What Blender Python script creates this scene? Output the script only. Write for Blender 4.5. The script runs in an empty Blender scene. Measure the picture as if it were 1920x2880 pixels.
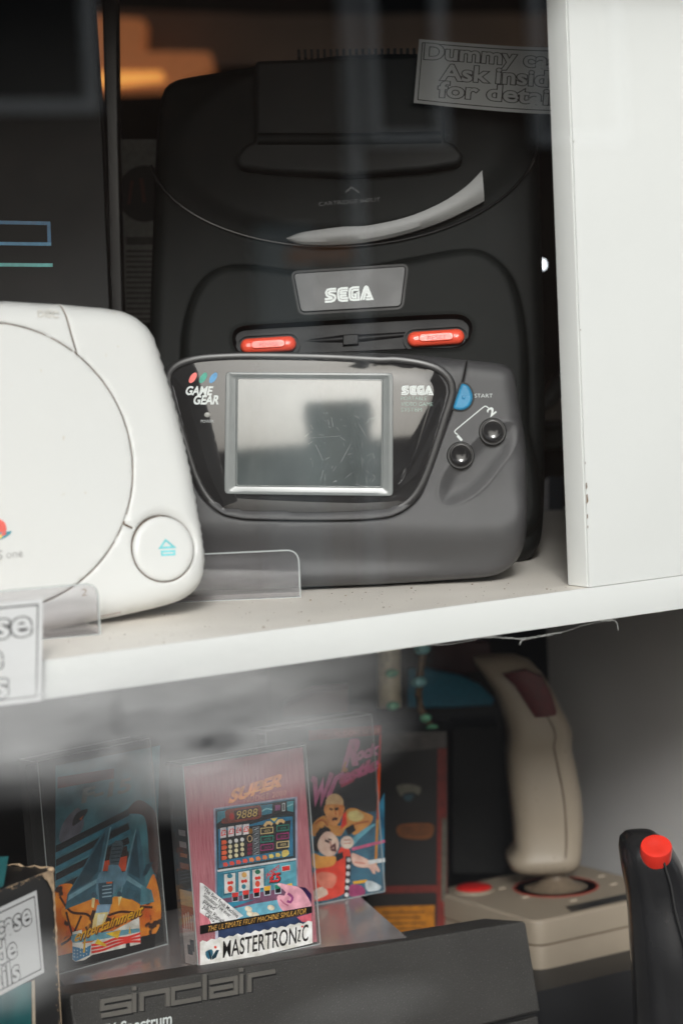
import bpy, bmesh, math, random
import numpy as np
from mathutils import Vector, Matrix, geometry
random.seed(7); rng = np.random.default_rng(7)
S = 0.001                       # everything below is written in millimetres
sc = bpy.context.scene
COL = sc.collection

# ------------------------------------------------------------------ camera
YAW, PITCH, ROLL, FPX = math.radians(33.092), math.radians(5.346), math.radians(-2.590), 7300.0
CAM = np.array([-765.6, -962.8, 156.3])
FW = np.array([math.sin(YAW)*math.cos(PITCH), math.cos(YAW)*math.cos(PITCH), -math.sin(PITCH)])
_r = np.array([math.cos(YAW), -math.sin(YAW), 0.0]); _u = np.cross(_r, FW)
RT = math.cos(ROLL)*_r + math.sin(ROLL)*_u
UP = -math.sin(ROLL)*_r + math.cos(ROLL)*_u
cd = bpy.data.cameras.new('camera'); cam = bpy.data.objects.new('camera', cd); COL.objects.link(cam)
cd.sensor_fit = 'VERTICAL'; cd.sensor_height = 36.0; cd.lens = 36.0*FPX/2880.0
cd.clip_start = 0.05; cd.clip_end = 400.0
M = Matrix.Identity(4)
for i in range(3):
    M[i][0] = RT[i]; M[i][1] = UP[i]; M[i][2] = -FW[i]; M[i][3] = CAM[i]*S
cam.matrix_world = M
cd.dof.use_dof = True; cd.dof.focus_distance = 1.30; cd.dof.aperture_fstop = 8.0; cd.dof.aperture_blades = 7
sc.camera = cam

# ------------------------------------------------------------------ sky, sun, exposure
w = bpy.data.worlds.new('World'); sc.world = w; w.use_nodes = True
nt = w.node_tree; nt.nodes.clear()
sky = nt.nodes.new('ShaderNodeTexSky'); sky.sky_type = 'NISHITA'; sky.sun_disc = False
SUN_EL, SUN_AZ = math.radians(26), math.radians(212)       # compass angle, 0 = +Y, clockwise
sky.sun_elevation = SUN_EL; sky.sun_rotation = SUN_AZ; sky.air_density = 1.0; sky.dust_density = 4.0; sky.ozone_density = 1.0
hs = nt.nodes.new('ShaderNodeHueSaturation'); hs.inputs['Saturation'].default_value = 0.28
bg = nt.nodes.new('ShaderNodeBackground'); bg.inputs['Strength'].default_value = 0.15
wo = nt.nodes.new('ShaderNodeOutputWorld')
nt.links.new(sky.outputs[0], hs.inputs['Color']); nt.links.new(hs.outputs[0], bg.inputs['Color']); nt.links.new(bg.outputs[0], wo.inputs['Surface'])
sl = bpy.data.lights.new('sun', 'SUN'); sl.energy = 2.6; sl.angle = math.radians(12); sl.color = (1.0, 0.985, 0.965)
so = bpy.data.objects.new('sun', sl); COL.objects.link(so)
sd = Vector((math.sin(SUN_AZ)*math.cos(SUN_EL), math.cos(SUN_AZ)*math.cos(SUN_EL), math.sin(SUN_EL)))
so.rotation_euler = sd.to_track_quat('Z', 'Y').to_euler(); so.location = (0, -3, 4)
sc.view_settings.view_transform = 'Standard'; sc.view_settings.look = 'None'
sc.view_settings.exposure = 0.30; sc.view_settings.gamma = 1.0; sc.view_settings.use_curve_mapping = False
try:
    sc.cycles.max_bounces = 10; sc.cycles.transparent_max_bounces = 24; sc.cycles.caustics_reflective = False; sc.cycles.caustics_refractive = False
except Exception: pass

# ------------------------------------------------------------------ maths helpers
def ray(x, y): return FW + (x-960)/FPX*RT - (y-1440)/FPX*UP
def onz(x, y, z):
    d = ray(x, y); return CAM + (z-CAM[2])/d[2]*d
def oncam(x, y, depth):           # point at a distance along the view axis
    return CAM + depth*ray(x, y)
def mirror(x, y, Y=-9000., pane=-25.):
    d = ray(x, y); t = (pane-CAM[1])/d[1]; p = CAM+t*d; d2 = d*np.array([1, -1, 1]); s = (Y-p[1])/d2[1]; return p+s*d2
class Crop:
    def __init__(s, x0, y0, k): s.a = (x0, y0, k)
    def __call__(s, *pts):
        x0, y0, k = s.a
        return [(x0+p[0]*k, y0+p[1]*k) for p in pts]
V = Crop(0, 0, 1.22449); c1 = Crop(0, 0, .6122); c2 = Crop(960, 0, .6122); c3 = Crop(400, 640, .7398); c4 = Crop(450, 960, .4464)
c5 = Crop(1080, 960, .3954); c6 = Crop(0, 800, .42524); c7 = Crop(0, 1500, .6122); c8 = Crop(960, 1500, .6122); c9 = Crop(0, 2100, .35714)
c10 = Crop(500, 2100, .38265); c11 = Crop(1000, 1960, .38265); c12 = Crop(1240, 1800, .45915); c13 = Crop(150, 2560, .54209)
c14 = Crop(1440, 1060, .2381); c15 = Crop(860, 760, .1658); c16 = Crop(860, 1820, .4082); c17 = Crop(500, 1960, .3954)

class Plane:
    """a face plane: O base point, a = turn about the vertical (0 = along the shelf front), lean = degrees tilted back"""
    def __init__(s, O, a=0., lean=0., twist=0.):
        a = math.radians(a); L = math.radians(lean)
        s.O = np.array(O, float)
        u = np.array([math.cos(a), math.sin(a), 0.]); nh = np.array([math.sin(a), -math.cos(a), 0.]); z = np.array([0, 0, 1.])
        v = math.cos(L)*z - math.sin(L)*nh; n = math.cos(L)*nh + math.sin(L)*z
        s.u, s.v, s.n = u, v, n
    def uv(s, pts, off=0.):
        out = []
        for (x, y) in pts:
            d = ray(x, y); t = ((s.O+off*s.n-CAM)@s.n)/(d@s.n); p = CAM+t*d-s.O
            out.append((float(p@s.u), float(p@s.v)))
        return out
    def mat(s):
        m = Matrix.Identity(4)
        for i in range(3):
            m[i][0] = s.u[i]; m[i][1] = s.v[i]; m[i][2] = s.n[i]; m[i][3] = s.O[i]*S
        return m

def smooth(pts, step=2.0, closed=False):
    P = [np.array(p, float) for p in pts]; n = len(P); out = []
    rngi = range(n) if closed else range(n-1)
    for i in rngi:
        if closed: a, b, c, d = P[(i-1) % n], P[i], P[(i+1) % n], P[(i+2) % n]
        else: a, b, c, d = P[max(i-1, 0)], P[i], P[i+1], P[min(i+2, n-1)]
        L = np.linalg.norm(c-b); k = max(1, int(L/step))
        # centripetal-ish: limit tangents
        m1 = (c-a)*.5; m2 = (d-b)*.5
        for m_ in (m1, m2):
            q = np.linalg.norm(m_)
            if q > 1.1*L and q > 0: m_ *= 1.1*L/q
        for j in range(k):
            t = j/k; h = (2*t**3-3*t**2+1, t**3-2*t**2+t, -2*t**3+3*t**2, t**3-t**2)
            out.append(h[0]*b+h[1]*m1+h[2]*c+h[3]*m2)
    if not closed: out.append(P[-1])
    return [(float(p[0]), float(p[1])) for p in out]
def rounded(pts, r, seg=6):
    P = [np.array(p, float) for p in pts]; n = len(P); out = []
    for i in range(n):
        a, b, c = P[i-1], P[i], P[(i+1) % n]
        rr = r[i] if isinstance(r, (list, tuple)) else r
        d1 = a-b; d2 = c-b; l1 = np.linalg.norm(d1); l2 = np.linalg.norm(d2)
        q = min(rr, l1*.49, l2*.49)
        p1 = b+d1/l1*q; p2 = b+d2/l2*q
        for j in range(seg+1):
            t = j/seg; out.append(tuple((1-t)**2*p1+2*t*(1-t)*b+t*t*p2))
    return [(float(x), float(y)) for x, y in out]
def area(P): return .5*sum(P[i-1][0]*P[i][1]-P[i][0]*P[i-1][1] for i in range(len(P)))
def ccw(P): return list(P) if area(P) > 0 else list(P)[::-1]
def circle(cx, cy, rx, ry=None, n=40, rot=0.):
    ry = rx if ry is None else ry; cr, sr = math.cos(rot), math.sin(rot)
    return [(cx+rx*math.cos(t)*cr-ry*math.sin(t)*sr, cy+rx*math.cos(t)*sr+ry*math.sin(t)*cr) for t in [2*math.pi*i/n for i in range(n)]]
def dist(Q, poly, closed=True):
    """distance of points Q (N,2) to a polyline"""
    Q = np.asarray(Q, float); A = np.array(poly, float); B = np.roll(A, -1, axis=0)
    if not closed: A, B = A[:-1], B[:-1]
    best = np.full(len(Q), 1e9)
    for a, b in zip(A, B):
        ab = b-a; L = ab@ab
        t = np.clip(((Q-a)@ab)/(L if L > 0 else 1), 0, 1)
        d = np.hypot(Q[:, 0]-a[0]-t*ab[0], Q[:, 1]-a[1]-t*ab[1]); best = np.minimum(best, d)
    return best
def inside(Q, poly):
    Q = np.asarray(Q, float); x, y = Q[:, 0], Q[:, 1]; r = np.zeros(len(Q), bool); n = len(poly)
    for i in range(n):
        (x1, y1), (x2, y2) = poly[i-1], poly[i]
        if y1 == y2: continue
        c = ((y1 > y) != (y2 > y)) & (x < (x2-x1)*(y-y1)/(y2-y1)+x1); r ^= c
    return r
def offset(P, d):
    """move a ccw closed outline inwards by d"""
    P = [np.array(p) for p in P]; n = len(P); out = []
    for i in range(n):
        t = P[(i+1) % n]-P[i-1]; L = np.linalg.norm(t); t = t/(L if L else 1); out.append(tuple(P[i]+d*np.array([-t[1], t[0]])))
    return out
def sstep(x): x = np.clip(x, 0, 1); return x*x*(3-2*x)
def circ3(a, b, c):
    ax, ay = a; bx, by = b; cx, cy = c; D = 2*(ax*(by-cy)+bx*(cy-ay)+cx*(ay-by))
    ux = ((ax*ax+ay*ay)*(by-cy)+(bx*bx+by*by)*(cy-ay)+(cx*cx+cy*cy)*(ay-by))/D
    uy = ((ax*ax+ay*ay)*(cx-bx)+(bx*bx+by*by)*(ax-cx)+(cx*cx+cy*cy)*(bx-ax))/D
    return ux, uy, math.hypot(ax-ux, ay-uy)

# ------------------------------------------------------------------ materials
def lin(c):
    return tuple(((v/255)/12.92 if v/255 <= .04045 else ((v/255+.055)/1.055)**2.4) for v in c)
_mc = {}
def mat(name, col, rough=.5, ior=1.5, coat=0., var=.12, vscale=60., bump=0., bscale=900., metal=0., emit=0., speck=None, transm=0., alpha=1., tint=None, spec=None):
    """Principled material, colour broken up by noise; lengths in 1/m"""
    if name in _mc: return _mc[name]
    m = bpy.data.materials.new(name); m.use_nodes = True; t = m.node_tree; t.nodes.clear(); N = t.nodes.new; L = t.links.new
    o = N('ShaderNodeOutputMaterial'); p = N('ShaderNodeBsdfPrincipled'); L(p.outputs[0], o.inputs[0])
    tc = N('ShaderNodeTexCoord')
    nz = N('ShaderNodeTexNoise'); nz.inputs['Scale'].default_value = vscale; nz.inputs['Detail'].default_value = 5; L(tc.outputs['Object'], nz.inputs['Vector'])
    rp = N('ShaderNodeValToRGB'); rp.color_ramp.elements[0].position = .3; rp.color_ramp.elements[1].position = .7
    a = tuple(max(0, c*(1-var)) for c in col); b = tuple(min(1, c*(1+var)) for c in col)
    if tint: b = tuple(tint)
    rp.color_ramp.elements[0].color = (*a, 1); rp.color_ramp.elements[1].color = (*b, 1)
    L(nz.outputs['Fac'], rp.inputs[0]); src = rp.outputs[0]
    if speck:                                    # (colour, amount, scale)
        sc_, amt, ss = speck
        n2 = N('ShaderNodeTexNoise'); n2.inputs['Scale'].default_value = ss; n2.inputs['Detail'].default_value = 2; L(tc.outputs['Object'], n2.inputs['Vector'])
        r2 = N('ShaderNodeValToRGB'); r2.color_ramp.elements[0].position = 1-amt; r2.color_ramp.elements[1].position = min(1, 1-amt+.05)
        r2.color_ramp.elements[0].color = (0, 0, 0, 1); r2.color_ramp.elements[1].color = (1, 1, 1, 1); L(n2.outputs['Fac'], r2.inputs[0])
        mx = N('ShaderNodeMix'); mx.data_type = 'RGBA'; L(r2.outputs[0], mx.inputs['Factor']); L(src, mx.inputs['A']); mx.inputs['B'].default_value = (*sc_, 1); src = mx.outputs['Result']
    L(src, p.inputs['Base Color'])
    p.inputs['IOR'].default_value = ior; p.inputs['Metallic'].default_value = metal
    if spec is not None: p.inputs['Specular IOR Level'].default_value = spec
    p.inputs['Coat Weight'].default_value = coat; p.inputs['Coat Roughness'].default_value = .04
    p.inputs['Transmission Weight'].default_value = transm; p.inputs['Alpha'].default_value = alpha
    rr = N('ShaderNodeMapRange'); rr.inputs['To Min'].default_value = max(0, rough*.8); rr.inputs['To Max'].default_value = min(1, rough*1.2)
    L(nz.outputs['Fac'], rr.inputs['Value']); L(rr.outputs[0], p.inputs['Roughness'])
    if bump > 0:
        n3 = N('ShaderNodeTexNoise'); n3.inputs['Scale'].default_value = bscale; n3.inputs['Detail'].default_value = 3; L(tc.outputs['Object'], n3.inputs['Vector'])
        bp = N('ShaderNodeBump'); bp.inputs['Strength'].default_value = bump; bp.inputs['Distance'].default_value = .0005; L(n3.outputs['Fac'], bp.inputs['Height']); L(bp.outputs[0], p.inputs['Normal'])
    if emit: p.inputs['Emission Color'].default_value = (*col, 1); p.inputs['Emission Strength'].default_value = emit
    _mc[name] = m; return m
def clearmat(name, tint=(.93, .93, .93), ior=1.5, rough=.01, milk=0., milkcol=(.6, .6, .6), dirt=0.):
    """thin clear sheet: straight-through light plus Fresnel reflection, a little milky dust"""
    if name in _mc: return _mc[name]
    m = bpy.data.materials.new(name); m.use_nodes = True; t = m.node_tree; t.nodes.clear(); N = t.nodes.new; L = t.links.new
    o = N('ShaderNodeOutputMaterial'); tr = N('ShaderNodeBsdfTransparent'); tr.inputs[0].default_value = (*tint, 1)
    gl = N('ShaderNodeBsdfGlossy'); gl.inputs['Roughness'].default_value = rough; fr = N('ShaderNodeFresnel'); 
    ge = N('ShaderNodeNewGeometry'); mi = N('ShaderNodeMapRange'); mi.inputs['To Min'].default_value = ior; mi.inputs['To Max'].default_value = 1/ior
    L(ge.outputs['Backfacing'], mi.inputs['Value']); L(mi.outputs[0], fr.inputs['IOR'])      # a thin sheet reflects the same from both sides
    mx = N('ShaderNodeMixShader'); L(fr.outputs[0], mx.inputs[0])
    base = tr.outputs[0]
    if milk > 0 or dirt > 0:
        df = N('ShaderNodeBsdfDiffuse'); df.inputs[0].default_value = (*milkcol, 1); m2 = N('ShaderNodeMixShader')
        if dirt > 0:
            tc = N('ShaderNodeTexCoord'); nz = N('ShaderNodeTexNoise'); nz.inputs['Scale'].default_value = 14; nz.inputs['Detail'].default_value = 6; L(tc.outputs['Object'], nz.inputs['Vector'])
            mr = N('ShaderNodeMapRange'); mr.inputs['From Min'].default_value = .4; mr.inputs['From Max'].default_value = .8; mr.inputs['To Min'].default_value = milk; mr.inputs['To Max'].default_value = milk+dirt
            L(nz.outputs['Fac'], mr.inputs['Value']); L(mr.outputs[0], m2.inputs[0])
        else: m2.inputs[0].default_value = milk
        L(tr.outputs[0], m2.inputs[1]); L(df.outputs[0], m2.inputs[2]); base = m2.outputs[0]
    L(base, mx.inputs[1]); L(gl.outputs[0], mx.inputs[2]); L(mx.outputs[0], o.inputs[0])
    _mc[name] = m; return m
def wood(name, a, b, scale=(6, 60, 6), rough=.5):
    if name in _mc: return _mc[name]
    m = mat(name, a, rough); t = m.node_tree; N = t.nodes.new; L = t.links.new
    p = [n for n in t.nodes if n.type == 'BSDF_PRINCIPLED'][0]; tc = [n for n in t.nodes if n.type == 'TEX_COORD'][0]
    mp = N('ShaderNodeMapping'); mp.inputs['Scale'].default_value = scale; L(tc.outputs['Object'], mp.inputs[0])
    nz = N('ShaderNodeTexNoise'); nz.inputs['Scale'].default_value = 8; nz.inputs['Detail'].default_value = 6; L(mp.outputs[0], nz.inputs['Vector'])
    rp = N('ShaderNodeValToRGB'); rp.color_ramp.elements[0].position = .35; rp.color_ramp.elements[1].position = .65
    rp.color_ramp.elements[0].color = (*a, 1); rp.color_ramp.elements[1].color = (*b, 1); L(nz.outputs['Fac'], rp.inputs[0]); L(rp.outputs[0], p.inputs['Base Color'])
    return m

# ------------------------------------------------------------------ object helpers
def tag(o, label=None, cat=None, group=None, kind=None):
    if label: o['label'] = label
    if cat: o['category'] = cat
    if group: o['group'] = group
    if kind: o['kind'] = kind
    return o
def link(name, verts, faces, mats, parent=None, midx=None, smooth_=True, angle=38, plane=None):
    me = bpy.data.meshes.new(name)
    me.from_pydata([(v[0]*S, v[1]*S, v[2]*S) for v in verts], [], faces); me.update()
    for m in (mats if isinstance(mats, (list, tuple)) else [mats]): me.materials.append(m)
    if midx is not None: me.polygons.foreach_set('material_index', np.array(midx, dtype=np.int32))
    if smooth_:
        me.polygons.foreach_set('use_smooth', np.ones(len(me.polygons), bool)); me.set_sharp_from_angle(angle=math.radians(angle))
    o = bpy.data.objects.new(name, me); COL.objects.link(o)
    if parent is not None: o.parent = parent
    if plane is not None: o.matrix_world = plane.mat()
    return o
def empty(name, plane=None, loc=None, label=None, cat=None, group=None):
    o = bpy.data.objects.new(name, None); COL.objects.link(o); o.empty_display_size = .02
    if plane is not None: o.matrix_world = plane.mat()
    if loc is not None: o.location = [q*S for q in loc]
    return tag(o, label, cat, group)
class MB:
    def __init__(s): s.v = []; s.f = []; s.m = []
    def add(s, v, f, m=0):
        k = len(s.v); s.v += [tuple(map(float, q)) for q in v]; s.f += [tuple(i+k for i in g) for g in f]; s.m += [m]*len(f)
    def box(s, x0, x1, y0, y1, z0, z1, m=0, bev=0.):
        if bev > 0:
            bm = bmesh.new(); bmesh.ops.create_cube(bm, size=1.0)
            for q in bm.verts: q.co = ((x0+x1)/2+q.co.x*(x1-x0), (y0+y1)/2+q.co.y*(y1-y0), (z0+z1)/2+q.co.z*(z1-z0))
            bmesh.ops.bevel(bm, geom=bm.edges[:], offset=bev, segments=2, affect='EDGES', profile=.6)
            bm.verts.ensure_lookup_table(); bm.verts.index_update()
            s.add([q.co[:] for q in bm.verts], [[q.index for q in f.verts] for f in bm.faces], m); bm.free(); return
        s.add([(x0, y0, z0), (x1, y0, z0), (x1, y1, z0), (x0, y1, z0), (x0, y0, z1), (x1, y0, z1), (x1, y1, z1), (x0, y1, z1)],
              [(0, 3, 2, 1), (4, 5, 6, 7), (0, 1, 5, 4), (1, 2, 6, 5), (2, 3, 7, 6), (3, 0, 4, 7)], m)
    def prism(s, poly, z0, z1, m=0, bev=0., cap=True):
        """closed outline in local u,v; z0 back, z1 front; optional rounded front edge"""
        P = ccw(poly); n = len(P); rings = [(P, z0)]
        if bev > 0:
            for k in range(5):
                t = k/4*math.pi/2; rings.append((offset(P, bev*(1-math.cos(t))), z1-bev+bev*math.sin(t)))
        else: rings.append((P, z1))
        v = []; f = []
        for Q, z in rings: v += [(q[0], q[1], z) for q in Q]
        for r in range(len(rings)-1):
            for i in range(n):
                j = (i+1) % n; f.append((r*n+i, r*n+j, (r+1)*n+j, (r+1)*n+i))
        s.add(v, f, m)
        if cap:
            Q, z = rings[-1]; s.flat(Q, z, m); s.flat(P, z0, m, flip=True)
    def flat(s, poly, z, m=0, flip=False):
        P = ccw(poly); tri = geometry.tessellate_polygon([[Vector((p[0], p[1], 0)) for p in P]])
        F = []
        for t in tri:
            a = area([P[i] for i in t])
            if a < 0: t = t[::-1]
            F.append(tuple(t[::-1]) if flip else tuple(t))
        s.add([(p[0], p[1], z) for p in P], F, m)
    def stroke(s, pts, wd, z, m=0, closed=False, thick=0.):
        P = [np.array(p, float) for p in pts]; n = len(P); Lf = []; Rt = []
        for i in range(n):
            a = P[i-1] if (i > 0 or closed) else None; c = P[(i+1) % n] if (i < n-1 or closed) else None; b = P[i]
            ds = []
            if a is not None: ds.append((b-a)/max(1e-6, np.linalg.norm(b-a)))
            if c is not None: ds.append((c-b)/max(1e-6, np.linalg.norm(c-b)))
            ns = [np.array([-d[1], d[0]]) for d in ds]; nn = sum(ns); L = np.linalg.norm(nn); nn = nn/L if L > 1e-6 else ns[0]
            k = 1/max(.35, float(nn@ns[0])); ww = wd[i] if isinstance(wd, (list, tuple)) else wd
            Lf.append(b+nn*ww/2*k); Rt.append(b-nn*ww/2*k)
        v = [(*p, z) for p in Lf]+[(*p, z) for p in Rt]; f = []
        for i in range(n if closed else n-1):
            j = (i+1) % n; f.append((n+i, n+j, j, i))
        s.add(v, f, m)
        if thick > 0:
            v2 = [(p[0], p[1], z-thick) for p in Lf]+[(p[0], p[1], z-thick) for p in Rt]; k = len(s.v)-2*n
            kk = len(s.v); s.v += [tuple(map(float, q)) for q in v2]
            for i in range(n if closed else n-1):
                j = (i+1) % n
                s.f.append((k+i, k+j, kk+j, kk+i)); s.m.append(m)
                s.f.append((k+n+j, k+n+i, kk+n+i, kk+n+j)); s.m.append(m)
            if not closed:
                s.f.append((k, kk, kk+n, k+n)); s.m.append(m); s.f.append((k+n-1, k+2*n-1, kk+2*n-1, kk+n-1)); s.m.append(m)
    def tube(s, pts, r, seg=8, m=0, cap=True):
        P = [np.array(p, float) for p in pts]; n = len(P); v = []; f = []; up = np.array([0.1, .2, 1.])
        for i in range(n):
            t = P[min(i+1, n-1)]-P[max(i-1, 0)]; t = t/max(1e-9, np.linalg.norm(t)); a = np.cross(t, up)
            if np.linalg.norm(a) < 1e-3: a = np.cross(t, [1, 0, 0])
            a /= np.linalg.norm(a); b = np.cross(t, a); rr = r[i] if isinstance(r, (list, tuple)) else r
            for k in range(seg):
                q = 2*math.pi*k/seg; v.append(P[i]+rr*(math.cos(q)*a+math.sin(q)*b))
        for i in range(n-1):
            for k in range(seg):
                j = (k+1) % seg; f.append((i*seg+k, (i+1)*seg+k, (i+1)*seg+j, i*seg+j))
        if cap: f.append(tuple(range(seg))); f.append(tuple((n-1)*seg+k for k in range(seg))[::-1])
        s.add(v, f, m)
    def ball(s, c, rx, ry=None, rz=None, m=0, nu=16, nv=10):
        ry = ry or rx; rz = rz or rx; v = []; f = []
        for i in range(nv+1):
            th = math.pi*i/nv
            for k in range(nu):
                q = 2*math.pi*k/nu; v.append((c[0]+rx*math.sin(th)*math.cos(q), c[1]+ry*math.sin(th)*math.sin(q), c[2]+rz*math.cos(th)))
        for i in range(nv):
            for k in range(nu):
                j = (k+1) % nu; f.append((i*nu+k, (i+1)*nu+k, (i+1)*nu+j, i*nu+j))
        s.add(v, f, m)
    def loft(s, rings, m=0, cap=True, closed=True):
        n = len(rings[0]); v = []; f = []
        for R in rings: v += list(R)
        for r in range(len(rings)-1):
            for i in range(n if closed else n-1):
                j = (i+1) % n; f.append((r*n+i, r*n+j, (r+1)*n+j, (r+1)*n+i))
        if cap: f.append(tuple(range(n))[::-1]); f.append(tuple((len(rings)-1)*n+i for i in range(n)))
        s.add(v, f, m)
    def build(s, name, mats, parent=None, plane=None, smooth_=True, angle=38, label=None):
        o = link(name, s.v, s.f, mats, parent, s.m, smooth_, angle, plane)
        if label: o['label'] = label
        return o
def lathe(prof, c, n=36):
    """rings round local z at centre c=(u,v) from a profile [(r, z)]"""
    return [[(c[0]+r*math.cos(2*math.pi*k/n), c[1]+r*math.sin(2*math.pi*k/n), z) for k in range(n)] for r, z in prof]

def relief(name, outline, hfun, mats, step=1.5, fine=(), depth=30., parent=None, mfun=None, back_inset=2., angle=50):
    """moulded shell: front = height field over the outline, sides go back by depth"""
    O = ccw(outline); xs = [p[0] for p in O]; ys = [p[1] for p in O]
    gx = np.arange(min(xs)+step/2, max(xs), step); gy = np.arange(min(ys)+step/2, max(ys), step*.87)
    G = np.array([(x+(step/2 if j % 2 else 0), y) for j, y in enumerate(gy) for x in gx])
    G = G[inside(G, O)]; G = G[dist(G, O) > step*.45]
    ex = []
    for curve, closed, offs in fine:
        C = np.array(curve, float); n = len(C)
        T = np.roll(C, -1, axis=0)-np.roll(C, 1, axis=0)
        if not closed: T[0] = C[1]-C[0]; T[-1] = C[-1]-C[-2]
        T /= np.maximum(1e-9, np.linalg.norm(T, axis=1))[:, None]; Nn = np.stack([-T[:, 1], T[:, 0]], 1)
        for o_ in offs: ex.append(C+Nn*o_)
        dd = dist(G, curve, closed); G = G[dd > max(abs(o_) for o_ in offs)+.3]
    E_ = np.concatenate(ex) if ex else np.zeros((0, 2))
    if len(E_):
        E_ = E_[inside(E_, O)]; E_ = E_[dist(E_, O) > .25]
    P = np.concatenate([np.array(O), G, E_]); nb = len(O)
    vs, es, fs, *_ = geometry.delaunay_2d_cdt([Vector(p) for p in P], [], [list(range(nb))], 1, 1e-4)
    Q = np.array([(q.x, q.y) for q in vs]); Z = hfun(Q)
    faces = [tuple(f) for f in fs]
    mi = [0]*len(faces)
    if mfun is not None:
        Cn = np.array([Q[list(f)].mean(axis=0) for f in faces]); mi = list(mfun(Cn))
    mb = MB(); mb.v = [(q[0], q[1], z) for q, z in zip(Q, Z)]; mb.f = [f if area([Q[i] for i in f]) > 0 else f[::-1] for f in faces]; mb.m = [int(x) for x in mi]
    k = len(mb.v); Oa = np.array(O); zb = hfun(Oa)
    I2 = np.array(offset(O, back_inset))
    for i in range(nb): mb.v.append((Oa[i][0], Oa[i][1], zb[i]))
    for i in range(nb): mb.v.append((Oa[i][0], Oa[i][1], -depth*.55))
    for i in range(nb): mb.v.append((I2[i][0], I2[i][1], -depth))
    for r in range(2):
        for i in range(nb):
            j = (i+1) % nb; mb.f.append((k+r*nb+j, k+r*nb+i, k+(r+1)*nb+i, k+(r+1)*nb+j)); mb.m.append(0)
    mb.f.append(tuple(k+2*nb+i for i in range(nb))[::-1]); mb.m.append(0)
    o = mb.build(name, mats, parent, angle=angle)
    bm = bmesh.new(); bm.from_mesh(o.data); bmesh.ops.remove_doubles(bm, verts=bm.verts, dist=1e-5); bm.to_mesh(o.data); bm.free()
    o.data.set_sharp_from_angle(angle=math.radians(angle))
    return o

_tc = {}
def text_geo(s, bold=0., shear=0., spacing=1.):
    key = (s, bold, shear, spacing)
    if key in _tc: return _tc[key]
    cu = bpy.data.curves.new('t', 'FONT'); cu.body = s; cu.size = 1.0; cu.offset = bold; cu.shear = shear; cu.resolution_u = 4; cu.space_character = spacing; cu.fill_mode = 'FRONT'
    ob = bpy.data.objects.new('t', cu); COL.objects.link(ob); dg = bpy.context.evaluated_depsgraph_get()
    me = bpy.data.meshes.new_from_object(ob.evaluated_get(dg)); v = [tuple(q.co[:2]) for q in me.vertices]; f = [tuple(p.vertices) for p in me.polygons]
    bpy.data.objects.remove(ob); bpy.data.curves.remove(cu); bpy.data.meshes.remove(me)
    _tc[key] = (v, f); return v, f
_H = text_geo('H'); CAPH = max(p[1] for p in _H[0])-min(p[1] for p in _H[0])
def put_text(mb, s, BL, BR, TL, z, m=0, bold=0., shear=0., spacing=1., ref=None, zf=None):
    """BL, BR baseline ends and TL top of the capitals, all local u,v"""
    v, f = text_geo(s, bold, shear, spacing); rv = text_geo(s, 0. if ref is None else ref, shear, spacing)[0]
    x0 = min(p[0] for p in rv); x1 = max(p[0] for p in rv)
    BL, BR, TL = map(np.array, (BL, BR, TL)); out = []
    for x, y in v:
        p = BL+(BR-BL)*((x-x0)/(x1-x0))+(TL-BL)*(y/CAPH); out.append((p[0], p[1], z if zf is None else zf(p[0], p[1])+z))
    mb.add(out, f, m)
def txt(mb, pl, s, crop, a, b, h, z, m=0, lean_=0., off=0., **k):
    """text between crop pixels a,b (baseline) with capital height h crop px; lean_ slides the top sideways (crop px)"""
    A, B, T = pl.uv(crop(a, b, (a[0]+lean_, a[1]-h)), off); put_text(mb, s, A, B, T, z, m, **k)

SEGA = [[(512, 312), (420, 318), (365, 332), (340, 380), (356, 428), (392, 450), (436, 462), (440, 480), (322, 492)],
        [(512, 356), (410, 360), (386, 384), (402, 408), (450, 412), (490, 432), (498, 472), (478, 512), (430, 531), (322, 536)],
        [(712, 300), (605, 306), (558, 325), (546, 375), (548, 460), (565, 505), (610, 520), (715, 512)],
        [(712, 342), (612, 347), (592, 360), (592, 392), (692, 386)], [(692, 428), (592, 432), (592, 462), (612, 476), (715, 470)],
        [(905, 287), (800, 293), (752, 315), (738, 365), (740, 455), (760, 496), (800, 506), (893, 500), (893, 372), (868, 374), (868, 372)],
        [(905, 330), (815, 335), (784, 350), (783, 445), (800, 463), (846, 462), (846, 412), (812, 412)],
        [(930, 506), (985, 330), (1003, 288), (1022, 276), (1044, 288), (1058, 325), (1124, 488), (1016, 494)],
        [(978, 504), (1016, 352), (1024, 330), (1036, 352), (1072, 446), (1020, 450)]]
def sega(mb, BL, BR, TL, z, m):
    BL, BR, TL = map(np.array, (BL, BR, TL))
    # letter drawing frame: (320,552)->0,0  (1145,500)->1,0  (320,296)->0,1
    def mp(p):
        y0 = 552-.063*(p[0]-320); return tuple(BL+(BR-BL)*((p[0]-320)/825)+(TL-BL)*((y0-p[1])/256))
    wdt = np.linalg.norm(TL-BL)*(35/256)
    for k, st in enumerate(SEGA): mb.stroke([mp(p) for p in st], wdt*(1.0 if k not in (0, 1) else 1.0), z, m)
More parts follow.
